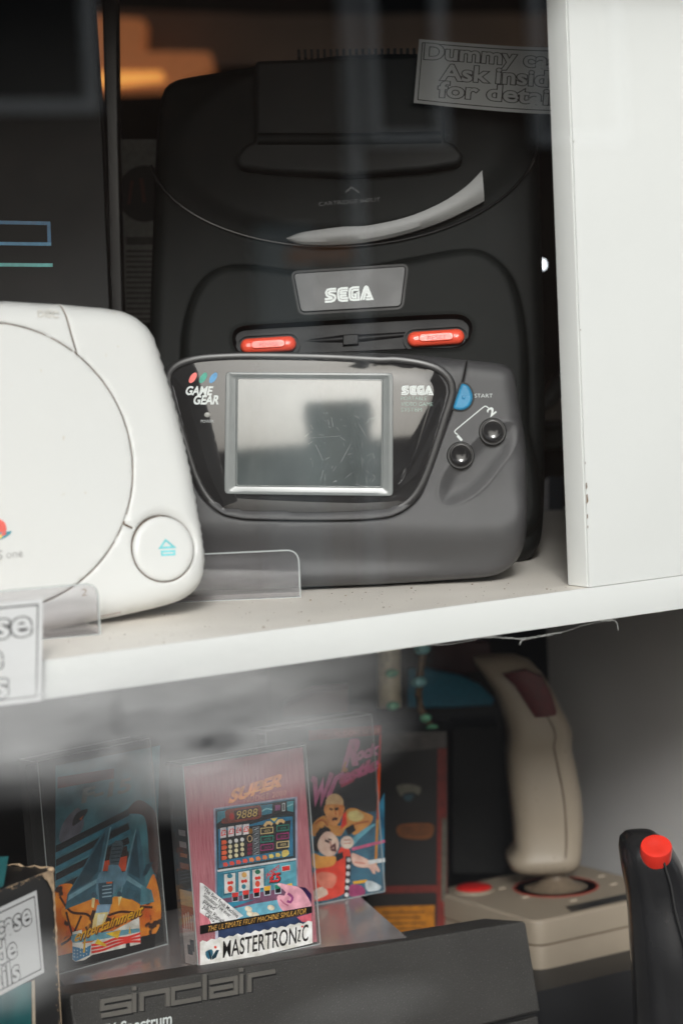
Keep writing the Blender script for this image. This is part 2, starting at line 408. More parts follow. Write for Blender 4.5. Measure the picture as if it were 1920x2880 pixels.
# ================================================================== materials
WHITE = mat('white_laminate', (.78, .80, .79), .32, var=.02, vscale=9, bump=.03, bscale=400)
CREAM = mat('shelf_top_laminate', (.88, .83, .76), .45, var=.05, vscale=18, bump=.05, bscale=700, speck=((.30, .22, .15), .29, 700))
PSW = mat('console_white_plastic', (.69, .705, .70), .42, var=.025, vscale=7, tint=(.665, .67, .655), bump=.06, bscale=2500, speck=((.6, .57, .5), .27, 260))
PSD = mat('seam_dirt', (.20, .15, .12), .8, var=.3)
BLK = mat('black_matte_plastic', (.010, .011, .011), .5, spec=.25, var=.25, vscale=30, bump=.35, bscale=3500, speck=((.12, .12, .12), .25, 1500))
DECK = mat('black_textured_plastic', (.009, .0105, .0102), .5, spec=.14, var=.2, vscale=25, bump=.4, bscale=4000)
HH = mat('handheld_charcoal_plastic', (.066, .066, .069), .40, var=.12, vscale=28, bump=.4, bscale=4200, speck=((.30, .30, .30), .235, 900))
GLOSS = mat('gloss_black', (.007, .007, .008), .42, spec=.12, var=.2)
DARKSEAM = mat('dark_seam', (.006, .006, .006), .6)
LENS = mat('smoked_lens', (.022, .022, .023), .04, ior=1.78, var=.15, vscale=50, speck=((.08, .08, .08), .24, 1300))
SCR = mat('screen_window', (.080, .094, .096), .06, ior=2.15, var=.25, vscale=40, speck=((.30, .31, .31), .27, 1500))
MILK = mat('milky_frame_plastic', (.17, .185, .185), .3, ior=1.6, var=.08)
PRW = mat('print_white', (.62, .66, .65), .45, var=.04)
PRG = mat('print_pale_grey', (.42, .44, .44), .45)
RED = mat('red_button_plastic', (.86, .095, .05), .4, var=.08, vscale=90, coat=.1)
BLUE = mat('blue_button_plastic', (.03, .23, .42), .28, var=.12, vscale=90)
CLEAR = clearmat('clear_acrylic', (.93, .92, .93), 1.5, .02, milk=.03, milkcol=(.7, .7, .7))
CLEDGE = clearmat('clear_acrylic_edge', (.75, .78, .78), 1.5, .1, milk=.45, milkcol=(.75, .8, .8))
CASE = clearmat('clear_case_plastic', (.94, .94, .94), 1.5, .03, milk=.035, milkcol=(.75, .75, .75))
PAPER = mat('label_paper', (.74, .75, .76), .75, var=.03, vscale=20)
INK = mat('black_ink', (.02, .02, .022), .6)
def C_(name, r, g, b, rough=.4, var=.18, vs=300, **k): return mat(name, lin((r, g, b)), rough, var=var, vscale=vs, **k)

# ================================================================== setting: shelves, shop room
def boxobj(name, x0, x1, y0, y1, z0, z1, m, bev=0., label=None, cat=None, kind=None, parent=None):
    b = MB(); b.box(x0, x1, y0, y1, z0, z1, 0, bev); o = b.build(name, m, parent, angle=30); return tag(o, label, cat, None, kind)
up = empty('display_shelf', label='thick white laminated shelf board the consoles stand on, dusty cream on top', cat='shelf')
b = MB(); b.box(-1150, 900, 1.2, 430, -15.9, 0, 0); b.build('board', CREAM, up)
b = MB(); b.box(-1150, 900, 0, 1.2, -16.1, .1, 0, .25); b.build('edge_band', WHITE, up)
dp = empty('divider_panel', loc=(0, 0, 0), label='upright white panel standing on the right end of the shelf', cat='panel')
b = MB(); b.box(0, 520, 1.4, 16, .35, 420, 0, .3); b.build('board', WHITE, dp)
b = MB(); b.box(.4, 520, .1, 1.4, .35, 420, 0, .15); b.build('edge_band', WHITE, dp)
b = MB()
for z, hh, dx in ((47, 3.5, .9), (40, 5, 1.2), (33, 2.5, .7), (28.5, 1.5, .6), (59, 1.4, .4), (122, 1.2, .4), (210, 1.2, .35)):
    b = MB(); b.flat([(.3, z), (.3+dx, z+hh*.3), (.3+dx*.7, z+hh), (.3, z+hh*.9)], .02)
    ob = b.build('edge_chip', C_('chipboard_brown', 120, 100, 80), dp); ob.matrix_world = Matrix(((1, 0, 0, 0), (0, 0, -1, 0), (0, 1, 0, 0), (0, 0, 0, 1)))
DARKW = mat('dark_shop_wood', (.020, .017, .014), .6, var=.5, vscale=5)
b = MB(); b.box(-1150, 900, -20, 150, 318, 332); b.box(-1150, 900, 150.5, 430, 345, 361); b.box(-1150, 900, 136, 150.2, 332.1, 361); tag(b.build('canopy_shade_board', DARKW, smooth_=False), 'dark board roofing the display compartment, its unseen front step added to shade the consoles', 'shelf')  # lower front step is out of view, added to shade the console top
DARKF = mat('dark_shelf_cloth', (.018, .018, .018), .5, var=.4, vscale=20)
boxobj('lower_shelf', -1150, 900, 6, 560, -316, -300, DARKF, 0, 'dark lower shelf carrying the cassettes and joysticks', 'shelf')
ROOMW = mat('shop_wall_paint', (.016, .013, .011), .8, var=.4, vscale=2)
for nm, a in (('wall_back', (-2600, 2600, 3400, 3450, -1300, 1500)), ('wall_left', (-2650, -2600, -20, 3450, -1300, 1500)), ('wall_right', (2600, 2650, -20, 3450, -1300, 1500)),
              ('ceiling', (-2650, 2650, -20, 3450, 1500, 1550)), ('floor', (-2650, 2650, -20, 3450, -1340, -1300))):
    boxobj(nm, *a, ROOMW, kind='structure')
boxobj('compartment_back', -1150, 900, 566, 574, -330, -17, DARKW, 0, 'dark back board behind the lower shelf', 'panel')
# shop window
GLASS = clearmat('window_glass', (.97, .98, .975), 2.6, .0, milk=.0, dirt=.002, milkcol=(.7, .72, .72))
def haze_veil(m, blobs):
    # reflected haze painted onto the pane as pale patches: (x, z, half width, half height, amount) in mm, world x and z
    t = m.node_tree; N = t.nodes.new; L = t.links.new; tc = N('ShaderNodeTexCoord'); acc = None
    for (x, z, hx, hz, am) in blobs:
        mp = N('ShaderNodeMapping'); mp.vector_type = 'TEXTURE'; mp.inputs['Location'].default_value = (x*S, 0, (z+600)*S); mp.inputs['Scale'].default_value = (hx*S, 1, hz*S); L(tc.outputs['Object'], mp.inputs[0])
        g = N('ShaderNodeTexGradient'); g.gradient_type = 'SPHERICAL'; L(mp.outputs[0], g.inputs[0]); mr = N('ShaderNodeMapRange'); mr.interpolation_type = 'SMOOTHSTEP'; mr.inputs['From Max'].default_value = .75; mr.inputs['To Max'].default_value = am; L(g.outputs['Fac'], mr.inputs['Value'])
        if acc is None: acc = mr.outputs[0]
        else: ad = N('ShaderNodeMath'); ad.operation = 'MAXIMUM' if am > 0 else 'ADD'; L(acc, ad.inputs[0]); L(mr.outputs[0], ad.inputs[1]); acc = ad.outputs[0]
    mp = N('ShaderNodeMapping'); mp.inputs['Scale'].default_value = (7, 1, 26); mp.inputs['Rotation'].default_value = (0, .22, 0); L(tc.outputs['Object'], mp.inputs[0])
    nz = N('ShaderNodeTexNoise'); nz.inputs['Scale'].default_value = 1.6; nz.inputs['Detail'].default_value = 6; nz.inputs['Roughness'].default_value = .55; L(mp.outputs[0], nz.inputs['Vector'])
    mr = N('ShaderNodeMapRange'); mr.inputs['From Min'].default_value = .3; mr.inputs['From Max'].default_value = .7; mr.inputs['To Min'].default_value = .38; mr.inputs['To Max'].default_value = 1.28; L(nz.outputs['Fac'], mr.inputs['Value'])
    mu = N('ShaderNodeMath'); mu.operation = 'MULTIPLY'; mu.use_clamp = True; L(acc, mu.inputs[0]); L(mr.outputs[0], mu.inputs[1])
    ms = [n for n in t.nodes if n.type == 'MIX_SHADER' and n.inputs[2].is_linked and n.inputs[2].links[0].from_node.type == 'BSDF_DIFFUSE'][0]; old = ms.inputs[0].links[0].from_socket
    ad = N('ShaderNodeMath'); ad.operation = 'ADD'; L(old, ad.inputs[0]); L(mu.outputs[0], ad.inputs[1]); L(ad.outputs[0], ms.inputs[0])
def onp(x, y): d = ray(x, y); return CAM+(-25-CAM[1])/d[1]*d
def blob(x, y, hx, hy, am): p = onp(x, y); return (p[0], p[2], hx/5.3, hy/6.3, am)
haze_veil(GLASS, [blob(330, 1985, 900, 250, .36), blob(680, 2100, 520, 215, .30), blob(40, 2740, 210, 130, .22), blob(1010, 2850, 300, 110, .05), blob(240, 2115, 90, 40, -.12), blob(380, 2095, 70, 30, -.10), blob(620, 2085, 80, 45, -.14), blob(560, 2090, 60, 30, -.12), blob(330, 2010, 30, 90, -.06)])
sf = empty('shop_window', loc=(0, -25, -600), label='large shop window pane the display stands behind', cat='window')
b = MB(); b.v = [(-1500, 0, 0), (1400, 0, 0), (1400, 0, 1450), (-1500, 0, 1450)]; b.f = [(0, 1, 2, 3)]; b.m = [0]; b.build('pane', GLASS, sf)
FR = mat('window_frame_paint', (.03, .035, .035), .35, var=.2, vscale=8)
b = MB()
for a in ((-1580, -1500, -30, 30, -80, 1530), (1400, 1480, -30, 30, -80, 1530), (-1500, 1400, -30, 30, 1450, 1530), (-1500, 1400, -30, 30, -80, 0)): b.box(*a, 0, 4)
b.build('frame', FR, sf)
b = MB(); b.box(-1450, 1350, -78, -30, 326, 352, 0, 1); tag(b.build('shade_bar', FR), 'dark bar added out of view above the display to shade the black console', 'shade bar')  # unseen bar added to keep sun off the upper black console
SFW = mat('shopfront_render', (.30, .28, .25), .8, var=.2, vscale=3)
b = MB()
for a in ((-5000, -1580, -40, -2, -1300, 3800), (1480, 6000, -40, -2, -1300, 3800), (-1580, 1480, -40, -2, 930, 3800), (-1580, 1480, -40, -2, -1300, -680)): b.box(*a)
tag(b.build('shopfront_wall', SFW), 'pale rendered shopfront wall surrounding the display window', 'wall')

# ================================================================== white disc console
PS_Z = 6.5
ps = Plane(onz(425, 1714, PS_Z), -11, 9.5)
psr = empty('game_console', ps, label='white rounded disc console propped upright, with round eject button, left foreground', cat='game console')
ro = ps.uv(c6((0, 103), (200, 112), (420, 125), (600, 141), (740, 155), (850, 182), (930, 226), (990, 285), (1030, 350), (1060, 430), (1100, 560), (1150, 730), (1210, 960), (1270, 1220),
              (1310, 1440), (1340, 1600), (1362, 1760), (1366, 1850), (1352, 1935), (1310, 2010), (1240, 2068), (1150, 2106), (1000, 2146), (800, 2190), (660, 2217), (280, 2290), (0, 2340)), -7.5)
cx, cy, cr = circ3(*ps.uv(c6((515, 465), (882, 1220), (600, 1905))))
left = [(2*cx-u, v) for u, v in ro if u > cx+3][::-1]
out_ps = smooth([p for p in ro if p[0] > cx+3]+left, 3.0, True)
lid = circle(cx, cy, cr, n=150)
seam1 = smooth(ps.uv(c6((422, 112), (440, 190), (470, 310), (515, 465))), 1.2)
bc = ps.uv(c6((1083, 1748)))[0]; bw = ps.uv(c6((878, 1748), (1290, 1748), (1083, 1528), (1083, 1968)))
brx = (bw[1][0]-bw[0][0])/2; bry = (bw[2][1]-bw[3][1])/2; but = circle(bc[0], bc[1], brx, bry, 70)
slot = ps.uv(c6((830, 1588), (880, 1612)))
sc_c = ps.uv(c6((1092, 1722)))[0]
def hps(Q):
    d = dist(Q, out_ps); r = 11.; z = np.where(d < r, -(r-np.sqrt(np.maximum(0, r*r-(r-d)**2))), 0.)
    rr = np.hypot(Q[:, 0]-cx, Q[:, 1]-cy); z = z+np.where(rr < cr, 1.1*(1-(rr/cr)**2)+.3, 0)
    z -= 1.3*np.exp(-(np.abs(rr-cr)/.42)**2)
    z -= 1.2*np.exp(-(dist(Q, seam1, False)/.4)**2)
    db = np.hypot((Q[:, 0]-bc[0])/brx, (Q[:, 1]-bc[1])/bry)
    z = np.where(db < 1, np.maximum(z, 0)+.9-.9*np.exp(-((1-db)*brx/1.2)**2), z)
    z -= 1.5*np.exp(-(np.abs(db-1)*brx/.45)**2)
    ds = np.hypot((Q[:, 0]-sc_c[0])/(brx*1.12), (Q[:, 1]-sc_c[1])/(bry*1.12)); z -= np.where((ds < 1) & (db > 1), 1.8*sstep((1-ds)*6), 0)
    z -= 1.4*np.exp(-(dist(Q, slot, False)/.6)**2)
    return z
def mps(C):
    rr = np.hypot(C[:, 0]-cx, C[:, 1]-cy); db = np.hypot((C[:, 0]-bc[0])/brx, (C[:, 1]-bc[1])/bry)
    return ((np.abs(rr-cr) < .26) | (dist(C, seam1, False) < .22) | (np.abs(db-1)*brx < .24) | (dist(C, slot, False) < .5)).astype(int)
OFF = (-1.0, -.6, -.3, 0, .3, .6, 1.0)
relief('shell', out_ps, hps, [PSW, PSD], 2.2, [(lid, True, OFF), (seam1, False, OFF), (but, True, OFF), (smooth(slot, .6), False, (-.5, 0, .5))], 36, psr, mps, back_inset=6)
zl = lambda u, v: (1.1*(1-((u-cx)**2+(v-cy)**2)/cr**2)+.3) if (u-cx)**2+(v-cy)**2 < cr*cr else 0.
b = MB()
TEALP = C_('print_teal', 120, 205, 212)
st = ps.uv(c6((1092, 1692), (1056, 1744), (1148, 1738))); b.stroke(st, .95, 1.0, 0, True)
st = ps.uv(c6((1066, 1768), (1150, 1764), (1150, 1787), (1068, 1791))); b.stroke(st, .9, 1.0, 0, True)
b.build('eject_mark', TEALP, psr)
b = MB(); GR = C_('print_grey', 165, 165, 165)
txt(b, ps, 'PS', c6, (-85, 1838), (15, 1815), 58, 1.0, 0, bold=.0); txt(b, ps, 'one', c6, (38, 1813), (148, 1804), 54, 1.0, 0, bold=-.01)
b.v = [(p[0], p[1], p[2]+.5) for p in b.v]; b.build('name_print', GR, psr)
b = MB()
b.flat(smooth(ps.uv(c6((-30, 1552), (10, 1563), (32, 1585), (40, 1625), (30, 1642), (-30, 1650))), 1, True), 1.15, 0)
b.flat(smooth(ps.uv(c6((-40, 1650), (30, 1640), (76, 1633), (60, 1655), (15, 1682), (-40, 1690))), 1, True), 1.2, 1)
b.flat(smooth(ps.uv(c6((-40, 1668), (0, 1655), (14, 1668), (4, 1680), (-40, 1686))), 1, True), 1.25, 2)
b.flat(smooth(ps.uv(c6((4, 1650), (34, 1640), (40, 1652), (18, 1664), (6, 1662))), 1, True), 1.27, 0)
b.v = [(p[0], p[1], p[2]+.45) for p in b.v]; b.build('colour_emblem', [C_('print_red', 226, 105, 95), C_('print_cyan', 70, 150, 165), C_('print_gold', 225, 195, 110)], psr)
b = MB(); txt(b, ps, 'DISC', c6, (250, 215), (388, 222), 42, .12, 0, bold=.03); txt(b, ps, 'COMPACT', c6, (262, 172), (378, 178), 14, .12, 0)
b.build('disc_mark', C_('print_faint', 208, 206, 200), psr)
b = MB(); txt(b, ps, '2', c6, (540, 2063), (578, 2058), 48, .15, 0); b.build('port_number', C_('print_taupe', 168, 155, 140), psr)
b = MB(); q = ps.uv(c6((665, 2190), (800, 2163), (802, 2175), (668, 2202))); b.flat(q, .06, 0); b.build('lid_catch', C_('catch_grey', 150, 140, 135), psr)

# clear acrylic display stands
def acrylic(pl, lip, label, depth):
    r = empty('acrylic_stand', pl, label=label, cat='display stand', group='clear acrylic display stands')
    x0, x1, h = lip
    P = rounded([(x0, 0), (x1, 0), (x1, h), (x0, h)], [.5, .5, 6, 6], 6)
    b = MB(); b.prism(P, -2.4, 0, 0); b.build('front_lip', CLEAR, r)
    b = MB(); b.stroke(rounded([(x0, 0), (x1, 0), (x1, h), (x0, h)], [.5, .5, 6, 6], 6), .7, .05, 0, True, 2.5); b.build('lip_edge', CLEDGE, r)
    b = MB(); b.box(x0, x1, 0, 2.4, -depth, -2.5, 0); b.build('base_plate', CLEAR, r)
    b = MB(); b.box(x0+4, x1-4, 2.5, 70, -depth-2.4, -depth, 0); b.build('back_rest', CLEAR, r)
st1 = Plane(onz(845, 1680, 0), -33, 0); q = st1.uv([(480, 1690), (845, 1680), (845, 1546)])
acrylic(st1, (q[0][0]-70, q[1][0], q[2][1]), 'clear acrylic stand in front of the handheld, its lip showing right of the white console', 70)
st2 = Plane(onz(283, 1785, 0), -14, 0); q = st2.uv([(0, 1810), (283, 1785), (283, 1640)])
acrylic(st2, (q[0][0]-60, q[1][0], q[2][1]), 'clear acrylic stand holding the front of the white console, behind the left label', 60)

# ================================================================== handheld console
gp = Plane(onz(1080, 1646, 2.4), -34.1, 3.6)
gr = empty('handheld_console', gp, label='charcoal handheld console with wide glossy screen and blue start button', cat='handheld console')
Rr = c5((0, 82), (300, 101), (600, 130), (780, 148), (860, 164), (912, 196), (937, 250), (962, 390), (985, 560), (1002, 660), (1015, 800), (1022, 1000), (1020, 1300), (1010, 1420), (988, 1500), (945, 1575), (880, 1635), (800, 1670), (700, 1688), (500, 1703), (0, 1735))
gc = gp.uv([(869, 1200)])[0][0]
R_ = gp.uv(Rr); top0 = gp.uv([(869, 990)])[0]; bot0 = gp.uv([(869, 1655)])[0]
half = [top0]+R_+[bot0]; out_g = smooth(half[1:-1]+[bot0]+[(2*gc-u, v) for u, v in R_][::-1]+[top0], 2.2, True)
lensF = c4((72, 250), (78, 212), (120, 172), (200, 142), (300, 127), (500, 118), (800, 120), (1100, 128), (1400, 143))+c5((60, 158), (160, 168), (260, 185), (360, 216), (420, 260), (452, 310), (458, 360), (442, 430), (400, 560), (350, 720), (300, 870), (245, 1005), (190, 1090), (130, 1145), (60, 1180), (0, 1195))+c4((1250, 1076), (1000, 1079), (700, 1074), (450, 1062), (370, 1030), (300, 950), (240, 830), (180, 640), (130, 480), (85, 320))
lens = ccw(smooth(gp.uv(lensF), 2.0, True))
lc = gp.uv([(869, 1225)])[0]
def lensz(u, v): return 3.6-((u-lc[0])**2+(v-lc[1])**2)/(2*850.)
trim = offset(lens, -2.1)
seamg = smooth(gp.uv(c5((592, 125), (575, 210), (556, 295), (500, 445), (400, 715), (322, 925), (255, 1095), (165, 1190), (70, 1240), (0, 1258))+c4((1250, 1128), (1000, 1132), (800, 1130), (560, 1124), (470, 1112), (390, 1088), (300, 1020), (230, 925), (170, 770), (110, 560), (55, 380))), 1.3)
scoop = ccw(smooth(gp.uv(c5((385, 1090), (388, 1030), (425, 930), (490, 850), (600, 745), (680, 665), (770, 600), (860, 572), (930, 575), (950, 640), (940, 720), (900, 800), (820, 905), (720, 1030), (620, 1110), (520, 1158), (450, 1170), (402, 1150))), 1.6, True))
crease = gp.uv([(200, 1540), (560, 1545), (1080, 1552), (1250, 1560), (1400, 1560), (1470, 1535), (1530, 1490)])
cxs = np.array([p[0] for p in crease]); cys = np.array([p[1] for p in crease])
def hgg(Q):
    d = dist(Q, out_g); r = 9.; z = np.where(d < r, -(r-np.sqrt(np.maximum(0, r*r-(r-d)**2))), 0.)
    yc = np.interp(Q[:, 0], cxs, cys); t = Q[:, 1]-yc
    z += -5.2*sstep((9-t)/18)+2.6*np.exp(-((t+14)/7.)**2)+3.0*np.exp(-((t-14)/9.)**2)      # rolled lower edge
    dl = dist(Q, lens); il = inside(Q, lens); z = np.where(il, z*0-1.5*sstep(dl/2.5), z)
    z = z-1.5*np.exp(-(dist(Q, seamg, False)/.45)**2)
    z -= np.where(inside(Q, scoop), 2.6*sstep(dist(Q, scoop)/7.0), 0); z += .35*np.exp(-(dist(Q, scoop)/.7)**2)
    return z
def mgg(C): return (dist(C, seamg, False) < .3).astype(int)
relief('shell', out_g, hgg, [HH, DARKSEAM], 2.0, [(seamg, False, OFF), (scoop, True, (-1.4, -.7, 0, .7, 1.4, 2.4))], 34, gr, mgg, back_inset=5)
b = MB(); rings = [[(p[0], p[1], z_) for p in offset(lens, o_)] for o_, z_ in ((-3.9, -.6), (-3.7, .55), (-3.0, .95), (-1.2, 1.05), (-.35, .8), (.1, .1), (.2, -1.))]; b.loft(rings, 0, False); b.build('lens_trim', mat('trim_black', (.020, .020, .021), .34), gr)
lz = lambda Q: 3.6-((Q[:, 0]-lc[0])**2+(Q[:, 1]-lc[1])**2)/(2*850.)
vtop = max(p[1] for p in lens)
ln = relief('lens', lens, lambda Q: lz(Q)-1.7*np.clip(1-dist(Q, lens)/9.5, 0, 1)**2*sstep((vtop-4-Q[:, 1])/12), [LENS], 2.0, [], 1.0, gr, back_inset=.2)
# screen cover: bevelled frame and window
OC = gp.uv(c4((405, 962), (1466, 976), (1467, 200), (413, 194)), 3.6); IC = gp.uv(c4((486, 906), (1391, 916), (1396, 246), (490, 236)), 3.6)
def ringq(t, zo, r=1.6, n=14):
    Q = [(a[0]*(1-t)+b_[0]*t, a[1]*(1-t)+b_[1]*t) for a, b_ in zip(OC, IC)]; out = []
    for k in range(4):
        P0, A_, P2 = np.array(Q[k-1]), np.array(Q[k]), np.array(Q[(k+1) % 4]); d1 = (P0-A_)/np.linalg.norm(P0-A_); d2 = (P2-A_)/np.linalg.norm(P2-A_)
        for m_ in range(5):
            w_ = m_/4; out.append((1-w_)**2*(A_+d1*r)+2*w_*(1-w_)*A_+w_*w_*(A_+d2*r))
        nx = np.array(Q[(k+1) % 4]); e0 = A_+d2*r; e1 = nx-d2*r
        for m_ in range(1, n): out.append(e0+(e1-e0)*m_/n)
    return [(float(p[0]), float(p[1]), lensz(*p)+zo) for p in out]
b = MB(); b.loft([ringq(0, -.3, 2.2), ringq(0, .75, 2.2), ringq(.06, 1.05, 2.), ringq(.30, 1.1, 1.8), ringq(.38, .95, 1.7), ringq(.84, .45, 1.), ringq(.90, .95, .9), ringq(.96, 1.0, .8), ringq(1.0, .9, .8), ringq(1.02, .3, .8)], 0, False); sc_ = b.build('screen_frame', MILK, gr, angle=25)
IP = [(p[0], p[1]) for p in ringq(1.01, 0, .8)]
relief('screen_cover', IP, lambda Q: lz(Q)+.4, [SCR], 3.0, [], .3, gr, back_inset=.05)
b = MB(); rnd = random.Random(4)
zs = lambda u, v: lensz(u, v)+.42
for (x, y, L, a) in [(1080, 480, 60, 80), (1250, 520, 90, 60), (980, 650, 110, 65), (940, 610, 200, -4), (1140, 760, 130, -62), (1270, 740, 50, 88), (1010, 880, 70, -75), (1170, 860, 50, -40), (1298, 850, 90, 85), (1330, 890, 40, -50), (960, 750, 40, 88), (1090, 820, 40, -60), (1230, 900, 60, 10)]+[(rnd.uniform(930, 1370), rnd.uniform(450, 900), rnd.uniform(8, 35), rnd.uniform(0, 180)) for _ in range(46)]:
    e = (x+L*math.cos(math.radians(a)), y+L*math.sin(math.radians(a))); p = gp.uv(c4((x, y), e), 3)
    k = len(b.v); b.stroke(p, .05+.06*rnd.random(), 0, 0)
    for i in range(k, len(b.v)): b.v[i] = (b.v[i][0], b.v[i][1], zs(b.v[i][0], b.v[i][1])+.06)
b.build('scratches', PRG, gr)
# prints on the lens
b = MB(); Z0 = .08
for k, (x, y) in enumerate([(192, 571), (231, 571), (270, 571)]):
    pts = gp.uv(c3(*circle(x, y, 11, 23, 24, math.radians(33))), 3); b.flat(pts, 0, 1+k)
for i in range(len(b.v)): b.v[i] = (b.v[i][0], b.v[i][1], lensz(b.v[i][0], b.v[i][1])+Z0)
k0 = len(b.v)
txt(b, gp, 'GAME', c3, (163, 635), (262, 636), 31, Z0, 0, 7, 3, bold=.035, zf=lensz); txt(b, gp, 'GEAR', c3, (193, 671), (288, 671), 32, Z0, 0, 7, 3, bold=.035, zf=lensz)
txt(b, gp, 'POWER', c3, (223, 742), (272, 742), 11, Z0, 5, 0, 3, zf=lensz)
LP_ = [PRW, C_('oval_red', 232, 112, 105), C_('oval_green', 50, 150, 130), C_('oval_blue', 75, 145, 195), C_('print_sage', 140, 165, 155), PRG]
b.build('name_print', LP_, gr); b = MB()
L1, L2, L3 = gp.uv(c3((984, 636), (1106, 636), (984, 599)), 3); k = len(b.v); sega(b, L1, L2, L3, 0, 0)
for i in range(k, len(b.v)): b.v[i] = (b.v[i][0], b.v[i][1], lensz(b.v[i][0], b.v[i][1])+Z0)
for s, x1, y in (('PORTABLE', 1081, 656), ('VIDEO GAME', 1104, 678), ('SYSTEM', 1062, 699)): txt(b, gp, s, c3, (983, y), (x1, y), 14, Z0, 4, 0, 3, bold=-.008, zf=lensz)
b.build('maker_print', LP_, gr)
b = MB(); c = gp.uv(c3((247, 712)), 3)[0]; b.ball((c[0], c[1], lensz(*c)), 1.5, 1.3, .5); b.build('power_lamp', C_('lamp_grey', 165, 165, 160), gr)
# start button
b = MB(); half_ = c5((556, 300), (590, 312), (612, 338), (628, 385), (625, 425), (605, 462), (570, 486), (530, 490), (490, 476), (500, 435), (528, 350), (546, 306))
P = ccw(smooth(gp.uv(half_, 1), 1, True)); b.prism(P, -1, 1.9, 0, 1.3); c = gp.uv(c5((563, 400)), 1)[0]; b.ball((c[0], c[1], 1.9), .9, .9, .45)
b.build('start_button', BLUE, gr)
b = MB(); b.stroke(offset(P, -.35), 1.0, .32, 0, True); b.build('start_button_gap', DARKSEAM, gr)
for x, y in ((772, 636), (545, 805)):
    c = gp.uv(c5((x, y)), 3)[0]; c0 = gp.uv(c5((x-3, y+6)), 0)[0]
    b = MB(); b.loft(lathe([(6.7, -2.5), (6.7, .6), (6.3, 1.2), (5.6, 1.2)], c0), 0); ring = b.build('action_button', mat('button_ring', (.012, .012, .012), .4), gr)
    b = MB(); b.loft(lathe([(5.5, 1.1), (5.45, 3.2), (5.1, 3.8), (4.7, 3.85), (4.5, 3.6), (3.4, 3.2), (1.8, 2.95), (.05, 2.9)], c), 0); b.build('button_cap', mat('button_gloss', (.020, .020, .021), .12, ior=1.45), ring)
b = MB(); ln_ = gp.uv(c5((522, 662), (504, 652), (500, 641), (508, 629), (702, 469), (716, 461), (728, 464), (740, 474)), 0); b.stroke(ln_, .5, .12, 0)
txt(b, gp, 'START', c5, (640, 400), (770, 400), 27, .12, 0, bold=-.01)
A, B, T = gp.uv(c5((757, 536), (795, 505), (727, 492))); put_text(b, '2', A, B, T, .14, 0, bold=.03)
A, B, T = gp.uv(c5((545, 712), (559, 700), (512, 676))); put_text(b, '1', A, B, T, .14, 0, bold=.0)
b.build('button_print', PRW, gr)

# ================================================================== black console behind
mo = oncam(983, 1500, 1345); mo[2] = 6.0
mp_ = Plane(mo, -33.1, 11)
mr = empty('game_console', mp_, label='big black cartridge console standing tall behind the handheld, red power and reset buttons', cat='game console')
mc = mp_.uv([(983, 800)])[0][0]
rt = mp_.uv([(983, 148), (1150, 142), (1330, 138), (1440, 160), (1498, 215), (1515, 290), (1520, 500), (1530, 850), (1535, 1200), (1525, 1500), (1480, 1570), (1300, 1600), (983, 1610)])
lt = mp_.uv([(760, 172), (620, 190), (545, 202), (490, 215), (460, 238), (445, 290), (436, 400), (428, 620), (420, 850), (412, 1200), (430, 1500), (500, 1575), (700, 1600)])
out_m = smooth(rt+lt[::-1], 3.5, True)
deck = ccw(smooth(mp_.uv(c3((148, 560), (150, 465), (156, 390), (176, 300), (212, 222), (262, 172), (330, 147), (430, 147), (570, 164), (700, 163), (850, 149), (1000, 122), (1150, 94), (1225, 85), (1285, 90), (1335, 115), (1380, 155), (1412, 208), (1440, 300), (1458, 430), (1464, 560), (1466, 740))+[(1490, 1500), (1000, 1560), (505, 1500)]), 2.4, True))
pill = ccw(smooth(mp_.uv(c3((345, 430), (352, 402), (378, 386), (430, 379), (700, 363), (1000, 346), (1180, 339), (1222, 346), (1248, 372), (1250, 405), (1236, 440), (1205, 463), (1150, 470), (1000, 474), (700, 488), (430, 498), (375, 490), (352, 465))), 1.8, True))
E1 = mp_.uv([(983, 400), (983, 693)]); ery = E1[0][1]-E1[1][1]; ecy = E1[0][1]; erx = mp_.uv([(1513, 400)])[0][0]-mc
def hmd(Q):
    d = dist(Q, out_m); r = 9.; z = np.where(d < r, -(r-np.sqrt(np.maximum(0, r*r-(r-d)**2))), 0.)
    dd = dist(Q, deck); z += np.where(inside(Q, deck), 7.*np.sqrt(np.clip(1-(1-np.clip(dd/6., 0, 1))**2, 0, 1)), -1.2*np.exp(-(dd/5))*sstep(dd/.9))
    e = np.hypot((Q[:, 0]-mc)/erx, (Q[:, 1]-ecy)/ery); z += np.where(e < 1, 5.5*sstep((1-e)*4.5), -1.*np.exp(-((e-1)*erx/4.))*sstep((e-1)*erx/1.5))
    dp_ = dist(Q, pill); z -= np.where(inside(Q, pill), 5*sstep(dp_/1.6), 0); z += .8*np.exp(-(dp_/1.1)**2)
    return z
relief('shell', out_m, hmd, [DECK, GLOSS], 2.2, [(deck, True, (-2.5, -1.2, 0, .8, 1.6, 3., 4.5)), (pill, True, (-1.6, -.8, 0, .8, 1.6))], 48, mr, lambda C: inside(C, pill).astype(int), back_inset=6)
